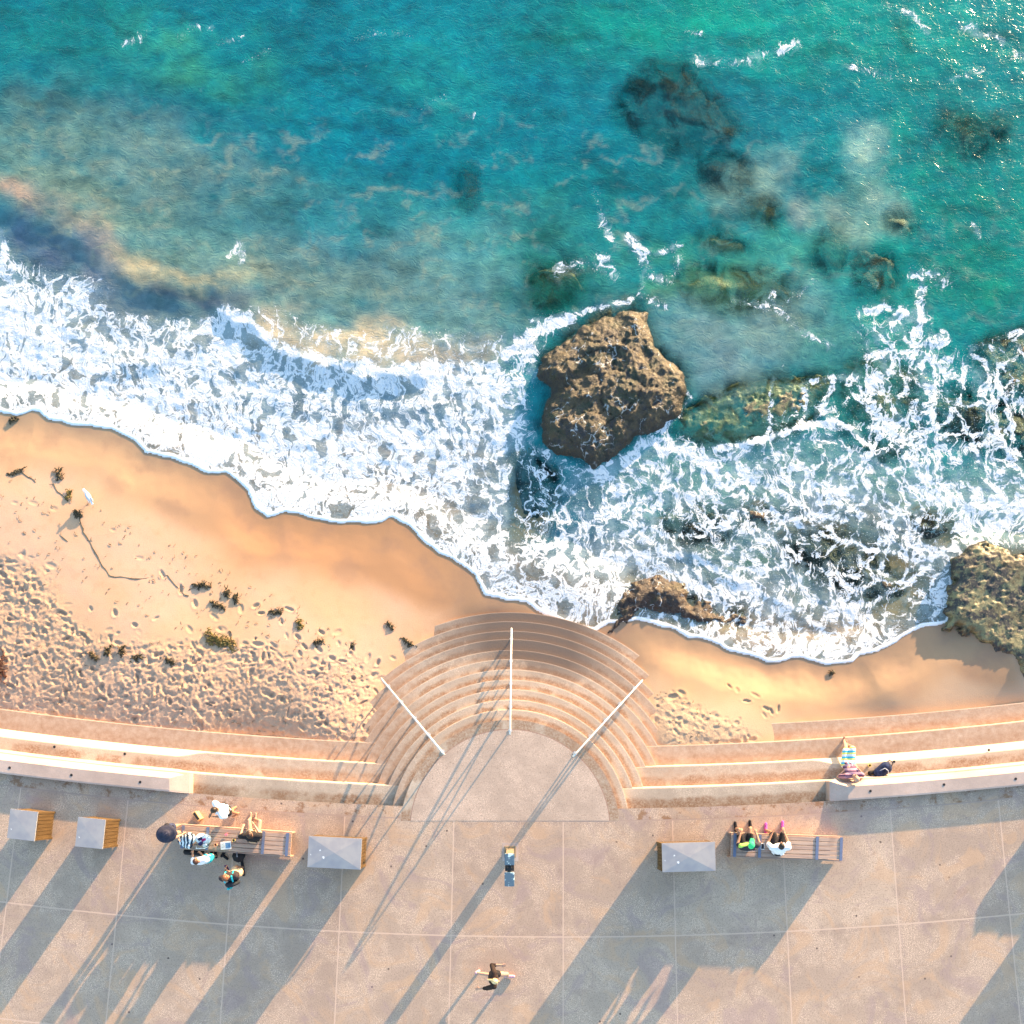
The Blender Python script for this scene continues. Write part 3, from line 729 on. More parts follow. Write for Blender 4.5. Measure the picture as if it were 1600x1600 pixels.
    def flow(n, poly, ang, wob, wds, val, ln=(8, 20), neg=False):
        nonlocal D
        xs_ = [q[0] for q in poly]; ys_ = [q[1] for q in poly]; k = 0
        while k < n:
            x, y = rs.uniform(min(xs_), max(xs_)), rs.uniform(min(ys_), max(ys_))
            if not inpoly(np.array([x]), np.array([y]), poly)[0]: continue
            k += 1; a = R_(ang(x, y) + rs.gauss(0, 14)); pts = [(x, y)]; cv = rs.gauss(0, wob)
            for _ in range(rs.randint(*ln)):
                a += R_(cv + rs.gauss(0, wob * 1.6)); x += 11 * math.cos(a); y += 11 * math.sin(a); pts.append((x, y))
            m_ = stroke(pts, rs.uniform(*wds), 9) * rs.uniform(*val)
            if neg: D = D - m_
            else: mx(m_)
    rp = [(860, 740), (1060, 710), (1330, 680), (1440, 760), (1500, 820), (1490, 960), (1330, 1020), (1080, 990), (960, 870), (840, 860)]
    flow(75, rp, lambda x, y: 62 + (1200 - x) * .06, 7, (2.8, 6), (.62, .86))
    flow(16, rp, lambda x, y: 10, 6, (4, 8), (.62, .8))
    flow(26, [(1350, 470), (1480, 470), (1620, 560), (1620, 800), (1440, 780), (1340, 600)], lambda x, y: 88, 8, (3, 6.5), (.62, .84))
    flow(40, [(20, 470), (300, 520), (600, 640), (780, 640), (790, 860), (700, 860), (400, 760), (60, 600)], lambda x, y: 35 + x * .04, 6, (5, 10), (.80, .95), (6, 14))
    flow(42, [(20, 470), (300, 510), (640, 610), (790, 600), (790, 900), (620, 780), (400, 740), (60, 600)], lambda x, y: 40 + x * .05, 6, (5, 10), (.06, .17), (4, 12), True)
    D = np.clip(D, 0, 1)
    D = np.clip(D + fbm(RXX / 90, RYY / 60, 4, 110) * 0.13 * (D > 0.15), 0, 1)
    return D
FOAM = foam_field()
# rocks: outline (photo px at the given z), top height, edge width
ROCKS = [
 ('weathered brown boulder with gold edges rising from the surf, largest rock of all', 'rock', [(985, 470), (1015, 480), (1020, 505), (1035, 540), (1075, 575), (1083, 605), (1070, 640), (1040, 665), (1000, 680), (990, 695), (940, 722), (925, 732), (908, 717), (870, 705), (845, 690), (838, 660), (846, 630), (852, 612), (850, 600), (835, 578), (845, 550), (870, 530), (890, 515), (930, 485)], -1.52, 0.32, .10, None),
 ('flat green weedy rock ledge just awash to the right of the large boulder', 'rock', [(1050, 640), (1085, 625), (1120, 605), (1150, 590), (1210, 580), (1260, 580), (1305, 575), (1315, 600), (1290, 635), (1270, 665), (1210, 690), (1130, 702), (1090, 700), (1065, 692), (1045, 680)], -1.87, 0.2, .05, None),
 ('low red-brown weedy rock at the foot of the sand by the round steps', 'rock', [(932, 1003), (940, 975), (952, 950), (970, 915), (985, 892), (1030, 888), (1080, 897), (1095, 925), (1150, 940), (1195, 958), (1185, 985), (1140, 993), (1085, 990), (1040, 975), (1000, 965), (985, 985), (968, 1010)], -1.58, 0.30, .07, None),
 ('broad olive rock shelf with dark weed tufts at the right end of the sand', 'rock', [(1487, 975), (1490, 915), (1503, 868), (1530, 848), (1562, 852), (1600, 862), (1720, 850), (1740, 1090), (1640, 1082), (1600, 1062), (1584, 1030), (1560, 1018), (1535, 1003), (1512, 990)], -1.44, 0.12, .03, None),
 ('dark foam-laced rock at the right edge of the surf', 'rock', [(1520, 530), (1560, 515), (1640, 505), (1640, 650), (1560, 620), (1528, 580)], -1.86, 0.2, .07, None),
 ('small striped boulder tucked under the right rock shelf on the sand', 'rock', [(1590, 1035), (1640, 1030), (1650, 1070), (1610, 1072), (1597, 1058)], -1.42, 0.15, .05, None),
 ('dark red submerged rock showing through foam above the lower surf', 'rock', [(1145, 800), (1165, 782), (1200, 780), (1215, 800), (1210, 825), (1170, 832), (1150, 822)], -1.86, 0.15, .08, None),
 ('brown rock bed breaking through lacy foam in the lower right surf', 'rock', [(1215, 830), (1270, 810), (1330, 820), (1400, 860), (1450, 900), (1440, 960), (1380, 970), (1320, 940), (1260, 900), (1220, 870)], -1.90, 0.3, .10, None),
 ('brown submerged rock left of the right rock shelf', 'rock', [(1400, 800), (1440, 790), (1500, 810), (1510, 850), (1470, 860), (1420, 850)], -1.90, 0.2, .09, None),
 ('green-brown rock plate under clear water right of the green ledge', 'rock', [(1320, 560), (1380, 545), (1440, 580), (1450, 640), (1440, 720), (1380, 730), (1320, 690), (1290, 650)], -1.95, 0.3, .08, None),
 ('long brown rock rib under foam between lower surf and green ledge', 'rock', [(1030, 800), (1090, 780), (1140, 800), (1150, 850), (1100, 860), (1040, 850)], -1.93, 0.3, .08, None),
 ('brown rocks awash below the right edge ledge among white streaks', 'rock', [(1450, 620), (1500, 600), (1640, 640), (1640, 740), (1560, 720), (1470, 690)], -1.90, 0.3, .10, None),
 ('dark blue-green rock under the foam beside its straight left edge', 'rock', [(798, 700), (850, 705), (880, 740), (870, 800), (845, 850), (800, 852)], -1.93, 0.2, .12, None),
 ('dark purple boulder under water at the head of the foam streaks', 'rock', [(1325, 400), (1360, 378), (1400, 390), (1410, 430), (1390, 470), (1350, 468), (1328, 440)], -2.0, 0.3, .10, None),
 ('big dark rounded rock sunk in the deep teal water', 'rock', [(952, 190), (960, 150), (985, 112), (1030, 94), (1075, 92), (1125, 150), (1172, 205), (1130, 232), (1090, 228), (1052, 240), (1010, 215), (968, 202)], -2.15, 0.5, .12, None),
 ('small dark green sunken rock alone in the middle of the bay', 'rock', [(703, 300), (706, 268), (722, 250), (745, 260), (750, 300), (733, 338), (712, 322)], -2.15, 0.25, .08, None),
 ('pair-topped dark sunken rock in deep water near the right edge', 'rock', [(1450, 200), (1470, 168), (1500, 170), (1520, 185), (1560, 172), (1590, 190), (1570, 230), (1520, 256), (1480, 240)], -2.15, 0.3, .12, None),
 ('green mottled sunken rock just below the big dark sunken one', 'rock', [(1085, 245), (1120, 230), (1165, 240), (1185, 280), (1160, 310), (1110, 300), (1085, 275)], -2.1, 0.3, .12, None),
 ('yellow-green weedy sunken rock with a shadowed foot above the green ledge', 'rock', [(1080, 370), (1110, 350), (1160, 365), (1190, 395), (1140, 405), (1095, 395)], -2.0, 0.3, .08, None),
 ('broad golden weedy sunken rock between boulder and foam streaks', 'rock', [(1050, 430), (1100, 405), (1180, 410), (1260, 440), (1250, 480), (1150, 495), (1075, 480)], -2.02, 0.4, .10, None),
 ('faint olive sunken rock at the right of the green plumes', 'rock', [(1375, 340), (1400, 320), (1430, 330), (1445, 360), (1410, 372), (1385, 362)], -2.05, 0.25, .08, None),
 ('long dark sunken rock ridge near the top right, pointing down the picture', 'rock', [(1398, 30), (1412, 25), (1420, 60), (1425, 92), (1412, 95), (1404, 70)], -2.1, 0.2, .10, None),
 ('dark sunken rock patch between the milky plumes and the foam streaks', 'rock', [(1270, 370), (1310, 350), (1330, 380), (1320, 430), (1290, 440), (1265, 410)], -2.08, 0.25, .10, None),
 ('low weedy sunken shelf left of the large brown boulder tip', 'rock', [(820, 420), (850, 405), (900, 410), (915, 440), (880, 480), (835, 490), (818, 460)], -2.08, 0.3, .10, None),
 ('grass-streaked sunken rock in the middle of the pale plumes', 'rock', [(1150, 320), (1180, 300), (1220, 310), (1232, 345), (1205, 362), (1165, 350)], -2.05, 0.25, .10, None),
]
def clarity():
    Cl = np.full((RN, RN), 0.05)
    for lab, cat, poly, zt, ew, am, _ in ROCKS:
        k = 0.95 if zt > -1.95 else 0.74
        Cl = np.maximum(Cl, polymask(poly, 9) * k)
    Cl = np.maximum(Cl, polymask([(1150, 770), (1500, 780), (1500, 960), (1300, 960)], 20) * 0.35)
    return Cl
CLEAR = clarity()

def build_sea():
    st = 0.042
    xs = dense(-16.0, 16.0, st, [-500, -150, -60, -30, -20], [20, 30, 60, 150, 500])
    ys = np.concatenate([np.arange(3.2, 24.5, st), [28, 35, 60, 150, 600]])
    X, Y = np.meshgrid(xs, ys)
    d = shore_d(X, Y)
    u, v = UV(X, Y, ZSEA)
    D = samp(FOAM, u, v); col = samp(SEA, u, v); cl = samp(CLEAR, u, v)
    far = 1 - sstep(16, 24, np.maximum(np.abs(X), Y - 8))
    # height of the water
    W = np.zeros_like(X)
    def crest(line, hgt, front, back, warp=0.35):
        """line in px; steep on the shore side"""
        nonlocal W
        L = [P(a, b, ZSEA)[:2] for a, b in line]
        x = X + fbm(X * .8, Y * .8, 3, 130) * warp; y = Y + fbm(X * .8, Y * .8, 3, 140) * warp
        dd = segdist(x, y, L)
        # side: compare with y of the line at this x
        lx = np.array([q[0] for q in L]); ly = np.array([q[1] for q in L])
        o = np.argsort(lx); side = y - np.interp(x, lx[o], ly[o])
        endf = sstep(lx.min() - 0.2, lx.min() + 1.0, x) * (1 - sstep(lx.max() - 1.0, lx.max() + 0.2, x))
        p = np.where(side < 0, np.exp(-(dd / front) ** 2), np.exp(-(dd / back) ** 2))
        W = W + hgt * p * endf
    crest([(-60, 300), (0, 322), (90, 345), (150, 380), (190, 425), (215, 450)], 0.075, 0.5, 1.0)
    crest([(170, 430), (220, 446), (280, 450), (350, 440), (400, 430)], 0.07, 0.4, 0.8)
    crest([(330, 480), (385, 500), (430, 547), (500, 566), (560, 580), (620, 584), (700, 566)], 0.095, 0.35, 0.9)
    crest([(1100, 700), (1190, 690), (1250, 668), (1300, 660), (1330, 672), (1370, 710)], 0.03, 0.3, 0.15)
    crest([(960, 866), (1080, 868), (1150, 905), (1250, 955), (1320, 1010)], 0.02, 0.2, 0.3)
    crest([(60, 640), (110, 615), (200, 570), (330, 540)], 0.035, 0.2, 0.35)
    sl = 0.020 * fbm(X * .35 + Y * .12, Y * .6 - X * .15, 3, 150) + 0.022 * fbm(X * 1.3, Y * 1.8, 3, 160) * sstep(0.0, 1, D + 0.4)
    W = (W + sl + 0.02 * D * fbm(X * 4, Y * 4, 3, 170)) * far
    sb = np.where(d < 3, sand_base(X, Y), -5)
    sb = np.where(np.abs(d) < 1.2, sb * sstep(0, 1.2, np.abs(d)) + (ZS_SHORE - 0.05 * d) * (1 - sstep(0, 1.2, np.abs(d))), sb)
    film = sb + 0.012 * (1 - np.exp(-np.clip(d, 0, 9) / 0.03)) + 0.03 * (1 - np.exp(-np.clip(d, 0, 9) / 0.5)) + 0.010 * np.exp(-((d - 0.09) / 0.06) ** 2)
    Z = np.maximum(ZSEA + W, film)
    Z = np.where(d < 0, sb - 0.08 + 0.0 * d, Z)
    # thin water near the edge
    shore_thin = 1 - sstep(0.3, 3.0, d)
    lip = np.exp(-((d - 0.07) / (0.075 + 0.03 * fbm(X * .9, Y * .9, 2, 175))) ** 2)
    clt = np.maximum(cl, 0.45 * shore_thin)
    Df = np.maximum(D, lip * 0.97) * sstep(-0.005, 0.03, d)
    mask = (d > -0.15)
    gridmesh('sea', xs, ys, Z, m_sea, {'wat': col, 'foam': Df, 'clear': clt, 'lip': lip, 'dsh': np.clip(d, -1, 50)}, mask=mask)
def sea_material():
    m = M('sea_water', 0.12, 0.22)
    base = m.attr('wat', True); D = m.attr('foam'); cl = m.attr('clear'); lip = m.attr('lip')
    # swirling coordinates, drawn out along the run of the swash
    m.dim = '2D'
    w1 = m.vmath('SCALE', m.vmath('SUBTRACT', m.noise(0.45, 3, col=True), (0.5, 0.5, 0.5)), None, 1.6)
    w2 = m.vmath('SCALE', m.vmath('SUBTRACT', m.noise(1.9, 3, col=True), (0.5, 0.5, 0.5)), None, 0.55)
    w3 = m.vmath('SCALE', m.vmath('SUBTRACT', m.noise(6.5, 4, 0.65, col=True), (0.5, 0.5, 0.5)), None, 0.085)
    w4 = m.vmath('SCALE', m.vmath('SUBTRACT', m.noise(20, 2, col=True), (0.5, 0.5, 0.5)), None, 0.022)
    q = m.vmath('ADD', m.vmath('ADD', m.co, w1), m.vmath('ADD', w2, m.vmath('ADD', w3, w4)))
    mp = m.node('ShaderNodeMapping', {'Vector': q, 'Rotation': (0, 0, R_(-26)), 'Scale': (1.05, 0.68, 1)}, 0)
    n1 = m.rng(m.noise(3.0, 6, 0.66, co=mp), 0.3, 0.7, 0, 1, smooth=False)
    n0 = m.rng(m.noise(0.8, 4, 0.6), 0.32, 0.68, 0, 1, smooth=False)
    Dn = m.math('ADD', m.math('ADD', D, m.rng(D, 0.2, 0.5, 0, 0.045)), m.math('ADD', m.math('MULTIPLY', m.math('SUBTRACT', n1, 0.5), 0.26), m.math('MULTIPLY', m.math('SUBTRACT', n0, 0.5), 0.26)))
    # foam is a sheet pierced by rounded holes of three sizes; each cell has its own hole size
    def sheet(scale, s0, g, r, soft, k):
        e = m.vor(scale, co=mp)
        rnd = m.node('ShaderNodeSeparateColor', {0: m.vor(scale, 'F1', co=mp, out=1)}, 0)
        wdt = m.math('ADD', m.math('MULTIPLY', m.math('SUBTRACT', Dn, s0), g), m.math('MULTIPLY', m.math('SUBTRACT', rnd, 0.5), r))
        return m.math('SUBTRACT', 1.0, m.math('MULTIPLY', m.rng(m.math('SUBTRACT', e, wdt), -soft, soft), k))
    fa = sheet(2.1, 0.22, 0.60, 0.22, 0.024, 0.97); fb = sheet(6.0, 0.12, 0.56, 0.36, 0.045, 0.90); fc_ = sheet(15.0, 0.05, 0.58, 0.46, 0.08, 0.70)
    f = m.math('MULTIPLY', m.math('MULTIPLY', fa, fb), m.math('MULTIPLY', fc_, m.rng(Dn, 0.16, 0.30)))
    lipk = m.rng(m.attr('lip'), 0.25, 0.7)
    f = m.math('MAXIMUM', f, m.math('MULTIPLY', lipk, 0.97))
    milk = m.math('MULTIPLY', m.rng(m.math('ADD', Dn, m.math('MULTIPLY', m.math('SUBTRACT', n1, 0.5), 0.4)), 0.25, 0.95), 0.50)
    specks = m.math('MULTIPLY', m.rng(m.noise(24, 2, 0.5), 0.69, 0.73), m.rng(D, 0.04, 0.35))
    f = m.math('MAXIMUM', f, m.math('MULTIPLY', specks, 0.85))
    # water body
    n = m.noise(1.6, 6, 0.62, dist=0.5); n2 = m.noise(6, 5, 0.65, dist=0.8)
    c = m.mix(m.rng(n, 0.35, 0.65, 0, 0.60), base, m.mix(1.0, base, (1.45, 1.3, 1.15, 1), 'MULTIPLY'))
    c = m.mix(m.rng(n2, 0.4, 0.7, 0, 0.5), c, m.mix(1.0, c, (0.62, 0.75, 0.8, 1), 'MULTIPLY'))
    # sky sheen on fine wind ripples, painted into the colour as pale streaks
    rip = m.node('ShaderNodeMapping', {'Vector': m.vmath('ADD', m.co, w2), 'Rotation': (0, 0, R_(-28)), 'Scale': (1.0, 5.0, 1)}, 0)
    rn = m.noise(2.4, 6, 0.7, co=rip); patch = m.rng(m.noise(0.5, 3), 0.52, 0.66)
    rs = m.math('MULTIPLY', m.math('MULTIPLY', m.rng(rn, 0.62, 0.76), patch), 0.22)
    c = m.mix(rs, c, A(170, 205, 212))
    c = m.mix(milk, c, A(170, 196, 208))
    n5 = m.noise(13, 5, 0.7, co=mp)
    fc = m.mix(m.rng(n5, 0.32, 0.6), (0.46, 0.53, 0.61, 1), (0.64, 0.65, 0.66, 1))
    fc = m.mix(m.math('MULTIPLY', m.rng(n1, 0.0, 0.8), 0.5), (0.46, 0.54, 0.62, 1), fc) if False else fc
    fc = m.mix(m.rng(lip, 0.3, 0.8), fc, (0.85, 0.85, 0.85, 1))
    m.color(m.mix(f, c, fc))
    m.put(m.b.inputs['Roughness'], m.rng(f, 0, 1, 0.16, 0.7))
    b1 = m.bump(m.noise(3.0, 4, 0.6, co=rip), 0.04, 0.35)
    m.normal(m.bump(n5, 0.03, m.math('MULTIPLY', f, 0.7), b1))
    tr = m.n.new('ShaderNodeBsdfTransparent'); m.put(tr.inputs[0], (0.80, 0.95, 0.92))
    ms = m.n.new('ShaderNodeMixShader')
    fac = m.math('MULTIPLY', cl, m.math('SUBTRACT', 1.0, m.math('MAXIMUM', f, milk)), clamp=True)
    fac = m.math('MULTIPLY', fac, m.rng(n, 0.3, 0.62, 1.25, 0.65), clamp=True)
    m.put(ms.inputs[0], fac)
    m.t.links.new(m.b.outputs[0], ms.inputs[1]); m.t.links.new(tr.outputs[0], ms.inputs[2])
    m.t.links.new(ms.outputs[0], m.n['Material Output'].inputs[0])
    return m.mat
m_sea = sea_material()
build_sea()
bpy.data.objects['sea']['kind'] = 'structure'; bpy.data.objects['beach']['kind'] = 'structure'

# ------------------------------------------------------------ rocks
def rock_material(name, cols, weed, foamy=0.3, bumpd=0.08, k=0.22, blk=.9, bs=3.5, bt=.51, wetb=0.0):
    cols = [tuple(v * k for v in c) for c in cols]; weed = tuple(v * k * 1.2 for v in weed)
    m = M(name, 0.45, 0.5)
    a = m.noise(1.3, 7, 0.65, dist=0.6); b = m.noise(5.5, 7, 0.7, dist=0.5); c3 = m.noise(17, 5, 0.7); a = m.math('ADD', m.math('MULTIPLY', a, 0.6), m.math('MULTIPLY', m.noise(3.8, 6, 0.75), 0.4))
    c = m.mix(m.rng(a, 0.38, 0.62), cols[0], cols[1])
    c = m.mix(m.rng(b, 0.48, 0.66), c, cols[2])
    c = m.mix(m.rng(m.noise(1.5, 5, 0.65), 0.50, 0.62, 0, 0.8), c, weed)
    c = m.mix(m.rng(m.noise(bs, 7, 0.75), bt, bt + .09, 0, blk), c, (0.012, 0.012, 0.016, 1))
    c = m.mix(m.rng(c3, 0.55, 0.72, 0, 0.55), c, tuple(min(.8, x * 1.9) for x in cols[1]))
    w = m.vmath('ADD', m.co, m.vmath('SCALE', m.noise(2.6, 3, col=True), None, 0.5))
    e = m.vor(3.2, co=w)
    fo = m.math('MULTIPLY', m.rng(e, 0.0, 0.06, 1, 0), m.rng(m.noise(2.2, 5, 0.7), 0.52, 0.62))
    c = m.mix(m.math('MULTIPLY', fo, foamy), c, (0.5, 0.53, 0.55, 1))
    zz = m.node('ShaderNodeSeparateXYZ', {0: m.co}, 2)
    c = m.mix(m.math('MULTIPLY', m.rng(zz, -1.80, -1.62, 1, 0), wetb), c, (0.014, 0.013, 0.010, 1))
    m.color(c)
    m.normal(m.bump(m.math('ADD', m.math('MULTIPLY', b, 0.8), m.math('MULTIPLY', c3, 0.35)), bumpd, 1.0))
    return m.mat
RB = [A(124, 104, 62), A(176, 150, 92), A(84, 62, 46)]
RG = [A(120, 124, 84), A(160, 158, 112), A(92, 92, 66)]
RR = [A(120, 76, 58), A(150, 108, 76), A(80, 52, 48)]
RD = [A(30, 70, 78), A(60, 100, 90), A(20, 46, 60)]
RY = [A(120, 130, 70), A(150, 150, 80), A(70, 92, 60)]
mats = {'b': rock_material('brown_rock', RB, A(60, 100, 52), 0.8, wetb=.7), 'g': rock_material('olive_rock', RG, A(70, 104, 50), 0.25, 0.03, .75, .7),
        'r': rock_material('red_weed_rock', RR, A(120, 110, 50), 1.0), 'd': rock_material('sunken_rock', RD, A(16, 60, 58), 0.0, .05, .8), 'y': rock_material('golden_weed_rock', RY, A(100, 120, 50), 0.0, .05, .8, .7),
        'o': rock_material('shelf_rock', [A(166, 164, 116), A(182, 176, 126), A(120, 104, 60)], A(90, 72, 40), 0.0, 0.03, .62, .95, 2.3, .47)}
keys = ['b', 'g', 'r', 'o', 'b', 'g', 'r', 'b', 'r', 'g', 'r', 'b', 'd', 'r', 'd', 'd', 'd', 'd', 'y', 'y', 'd', 'd', 'd', 'y', 'y']
def build_rock(i):
    lab, cat, poly, zt, ew, am, _ = ROCKS[i]
    pts = [P(a, b, zt)[:2] for a, b in poly]
    pts = [(q[0], q[1]) for q in pts]
    x0, x1 = min(p[0] for p in pts) - .6, max(p[0] for p in pts) + .6
    y0, y1 = min(p[1] for p in pts) - .6, max(p[1] for p in pts) + .6
    big = i in (0, 1, 2, 3)
    st = 0.035 if big else 0.06
    if zt < -1.95: st = 0.09
    xs = np.arange(x0, x1, st); ys = np.arange(y0, y1, st); X, Y = np.meshgrid(xs, ys)
    wa = .34 if i in (2, 3) else .20; wx = X + fbm(X * 1.9, Y * 1.9, 5, 200 + i, .6) * wa; wy = Y + fbm(X * 1.9, Y * 1.9, 5, 230 + i, .6) * wa
    d = segdist(wx, wy, pts, True) * np.where(inpoly(wx, wy, pts), 1, -1)
    rise = 1 - np.exp(-np.clip(d, 0, 9) / ew)
    zb = min(zt - 0.9, -2.5)
    rid = (0.5 - np.abs(fbm(X * 0.9, Y * 0.9, 4, 260 + i))) * 1.4
    bowl = fbm(X * 0.45, Y * 0.45, 3, 290 + i)
    drop = 0.18 if i == 3 else 0.45
    Z = zt - drop * (1 - rise) + rise * (am * rid - am * 0.35 + am * 0.9 * bowl + am * 0.35 * fbm(X * 3.5, Y * 3.5, 4, 300 + i) + am * .2 * (0.5 - np.abs(fbm(X * 5, Y * 5, 3, 330 + i))))
    if i == 2: Z -= np.clip((X - (x0 + 1.6)) * 0.055, 0, .22)
    if i in (0, 1, 2, 3): Z += rise * (0.030 * (0.5 - np.abs(fbm(X * 2.6 + 3, Y * 2.6, 5, 360 + i, .65)) * 1.6) + 0.012 * fbm(X * 9, Y * 9, 3, 370 + i))
    rr = np.random.RandomState(50 + i); area = (x1 - x0) * (y1 - y0); ns = int(6 + area * 1.1)
    sx_, sy_ = rr.uniform(x0, x1, ns), rr.uniform(y0, y1, ns)
    fxw, fyw = X + .22 * fbm(X * 1.4, Y * 1.4, 4, 410 + i), Y + .22 * fbm(X * 1.4, Y * 1.4, 4, 420 + i)
    dd = np.sqrt((fxw[None] - sx_[:, None, None]) ** 2 + ((fyw[None] - sy_[:, None, None]) * 1.5) ** 2); o2 = np.sort(dd, 0); idx = dd.argmin(0)
    hh = rr.uniform(-1, 1, ns) * am * .22; gx = rr.uniform(-1, 1, ns) * am * .35; gy = rr.uniform(-1, 1, ns) * am * .35
    Z += rise * (hh[idx] + gx[idx] * (X - sx_[idx]) + gy[idx] * (Y - sy_[idx]) - am * .30 * np.exp(-((o2[1] - o2[0]) / .05) ** 2))
    t_ = Z + .10 * X - .06 * Y; q_ = .045; fr_ = t_ / q_ - np.floor(t_ / q_); Z += (np.floor(t_ / q_) * q_ + q_ * sstep(.55, 1, fr_) - t_) * .75 * rise
    if i == 3: Z += rise * .16 * sstep(4.6, 3.3, Y) * (X > -99)
    if i == 0:   # gully running in from the left side and a high sunlit right rim
        g = [P(a, b, -1.5)[:2] for a, b in [(835, 612), (880, 600), (915, 575)]]
        Z -= 0.12 * np.exp(-(segdist(X, Y, g) / 0.16) ** 2)
        rim = [P(a, b, -1.3)[:2] for a, b in [(985, 475), (1000, 500), (1030, 545), (1070, 590)]]
        Z += 0.10 * np.exp(-(segdist(X, Y, rim) / 0.22) ** 2)
    Z = np.where(d < 0, zt - drop + 4.0 * d, Z); Z = np.maximum(Z, zb)
    o = gridmesh('rock' if zt > -1.95 else 'sunken_rock', xs, ys, Z, mats[keys[i]], mask=(d > -0.55))
    # close underneath
    bm = bmesh.new(); bm.from_mesh(o.data)
    be = [e for e in bm.edges if e.is_boundary]
    r = bmesh.ops.extrude_edge_only(bm, edges=be)
    for vv in r['geom']:
        if isinstance(vv, bmesh.types.BMVert): vv.co.z = zb - 0.3
    bm.to_mesh(o.data); bm.free()
    for p in o.data.polygons: p.use_smooth = True
    tag(o, lab, cat, 'rocks above and below the water')
    return o
for i in range(len(ROCKS)): build_rock(i)
# ------------------------------------------------------------ ground height look-ups
_bd = bpy.data.objects['beach'].data
_bx = dense(-16.5, 16.5, 0.03, [-300, -100, -40, -22], [22, 40, 100, 300])
_by = np.concatenate([np.array([0.3, 0.7]), np.arange(1.0, 11.5, 0.03), np.arange(11.6, 26, 0.3), [40, 100, 400]])
def sandz(x, y):
    i = min(len(_bx) - 1, max(0, int(np.searchsorted(_bx, x)))); j = min(len(_by) - 1, max(0, int(np.searchsorted(_by, y))))
    return float(beach_Z[j, i])
def onsand(px, py):
    z = -1.2
    for _ in range(4): p = P(px, py, z); z = sandz(p.x, p.y)
    return Vector((p.x, p.y, z))
def arc_ang(px): return (px - 880) / 7050.0       # heading of the long curve at photo column px

# ------------------------------------------------------------ handrails
m_rail = plain('rail_metal', (0.62, 0.60, 0.58), 0.35, 0.5, 0.6, 0.08)
def stepz(p):
    r = math.hypot(p.x - SC.x, p.y - SC.y)
    for k in range(1, 13):
        if r < SR[k]: return ZS[k]
    return -1.75
def handrail(a, b, label, posts=5):
    a, b = Vector(a), Vector(b); root = empty('handrail', (a.x, a.y, 0), 0, label=label, cat='handrail', group='three metal handrails down the round steps')
    o = Vector((a.x, a.y, 0)); a = a - o; b = b - o; d = (b - a); e = d.normalized(); h = Vector((d.x, d.y, 0)).normalized()
    mb = MB(); mb.tube([a - h * 0.10 - Vector((0, 0, .16)), a - h * 0.10 - Vector((0, 0, .05)), a - h * 0.03, a, b, b + h * 0.05 - Vector((0, 0, .02)), b + h * 0.09 - Vector((0, 0, .12))], 0.027, 10)
    mb.build('top_rail', m_rail, root, smooth=True)
    mb = MB(); off = Vector((0, 0, -0.38)); mb.tube([a + off, b + off], 0.016, 8); mb.build('lower_rail', m_rail, root, smooth=True)
    for i in range(posts):
        t = 0.02 + 0.94 * i / (posts - 1); p = a + d * t; z = stepz(p + o)
        mb = MB(); mb.tube([(p.x, p.y, z - 0.01), (p.x, p.y, p.z)], 0.020, 8); mb.tube([(p.x, p.y, z), (p.x, p.y, z + 0.014)], 0.055, 12)
        mb.build('post', m_rail, root, smooth=False)
handrail(P(797, 1141, .93), P(799, 986, -0.62), 'middle metal handrail running straight down the round steps towards the surf')
handrail(P(690, 1174, .93), P(598, 1063, -0.50), 'left slanting metal handrail whose lower end is sunk near the trampled sand')
handrail(P(900, 1177, .93), P(1001, 1066, -0.50), 'right slanting metal handrail ending near the smooth sand below the rocks')

# ------------------------------------------------------------ post with two heads
m_post = plain('pale_post', (.22, .17, .11), 0.5, 0.3, 0.0, 0.1)
m_head = M('painted_glint_head', 0.35, 0.5); _n1 = m_head.noise(16, 3)
m_head.color(m_head.mix(m_head.rng(_n1, 0.55, 0.62), (0.07, 0.12, 0.17, 1), (0.45, 0.62, 0.66, 1))); m_head = m_head.mat  # pale glints on the dark heads, painted as noise patches
def post():
    b = P(797, 1331); root = empty('lamp_post', b, 0, label='tall slim square post with two dark box heads alone on the promenade', cat='post')
    mb = MB(); mb.box((0, 0, 0), .19, .19, 5.0); mb.box((0, 0, 0.0), .30, .30, .02); mb.build('pole', m_post, root, bevel=0.01)
    mb = MB(); mb.box((0, 0, 5.001), .188, .188, .02); mb.build('pole_cap', m_dark, root)
    for s, L in ((1, .235), (-1, .29)):
        mb = MB(); y = s * .20
        mb.hexa([(-.085, y - L / 2 + .02, 5.55), (.085, y - L / 2 + .02, 5.55), (.085, y + L / 2 - .02, 5.55), (-.085, y + L / 2 - .02, 5.55)],
                [(-.10, y - L / 2, 5.78), (.10, y - L / 2, 5.78), (.10, y + L / 2, 5.78), (-.10, y + L / 2, 5.78)])
        mb.build('lamp_head', m_head, root, bevel=0.012)
    mb = MB(); mb.tube([(0, 0, 5.0), (0, 0, 5.74)], .05, 12); mb.tube([(0, -.12, 5.68), (0, .12, 5.68)], .045, 10); mb.build('bracket', m_dark, root)
    s = MB(); s.box((0.01, 0.0, 0.0), .42, .48, .0025); s.build('footing', m_wall, root)
post()

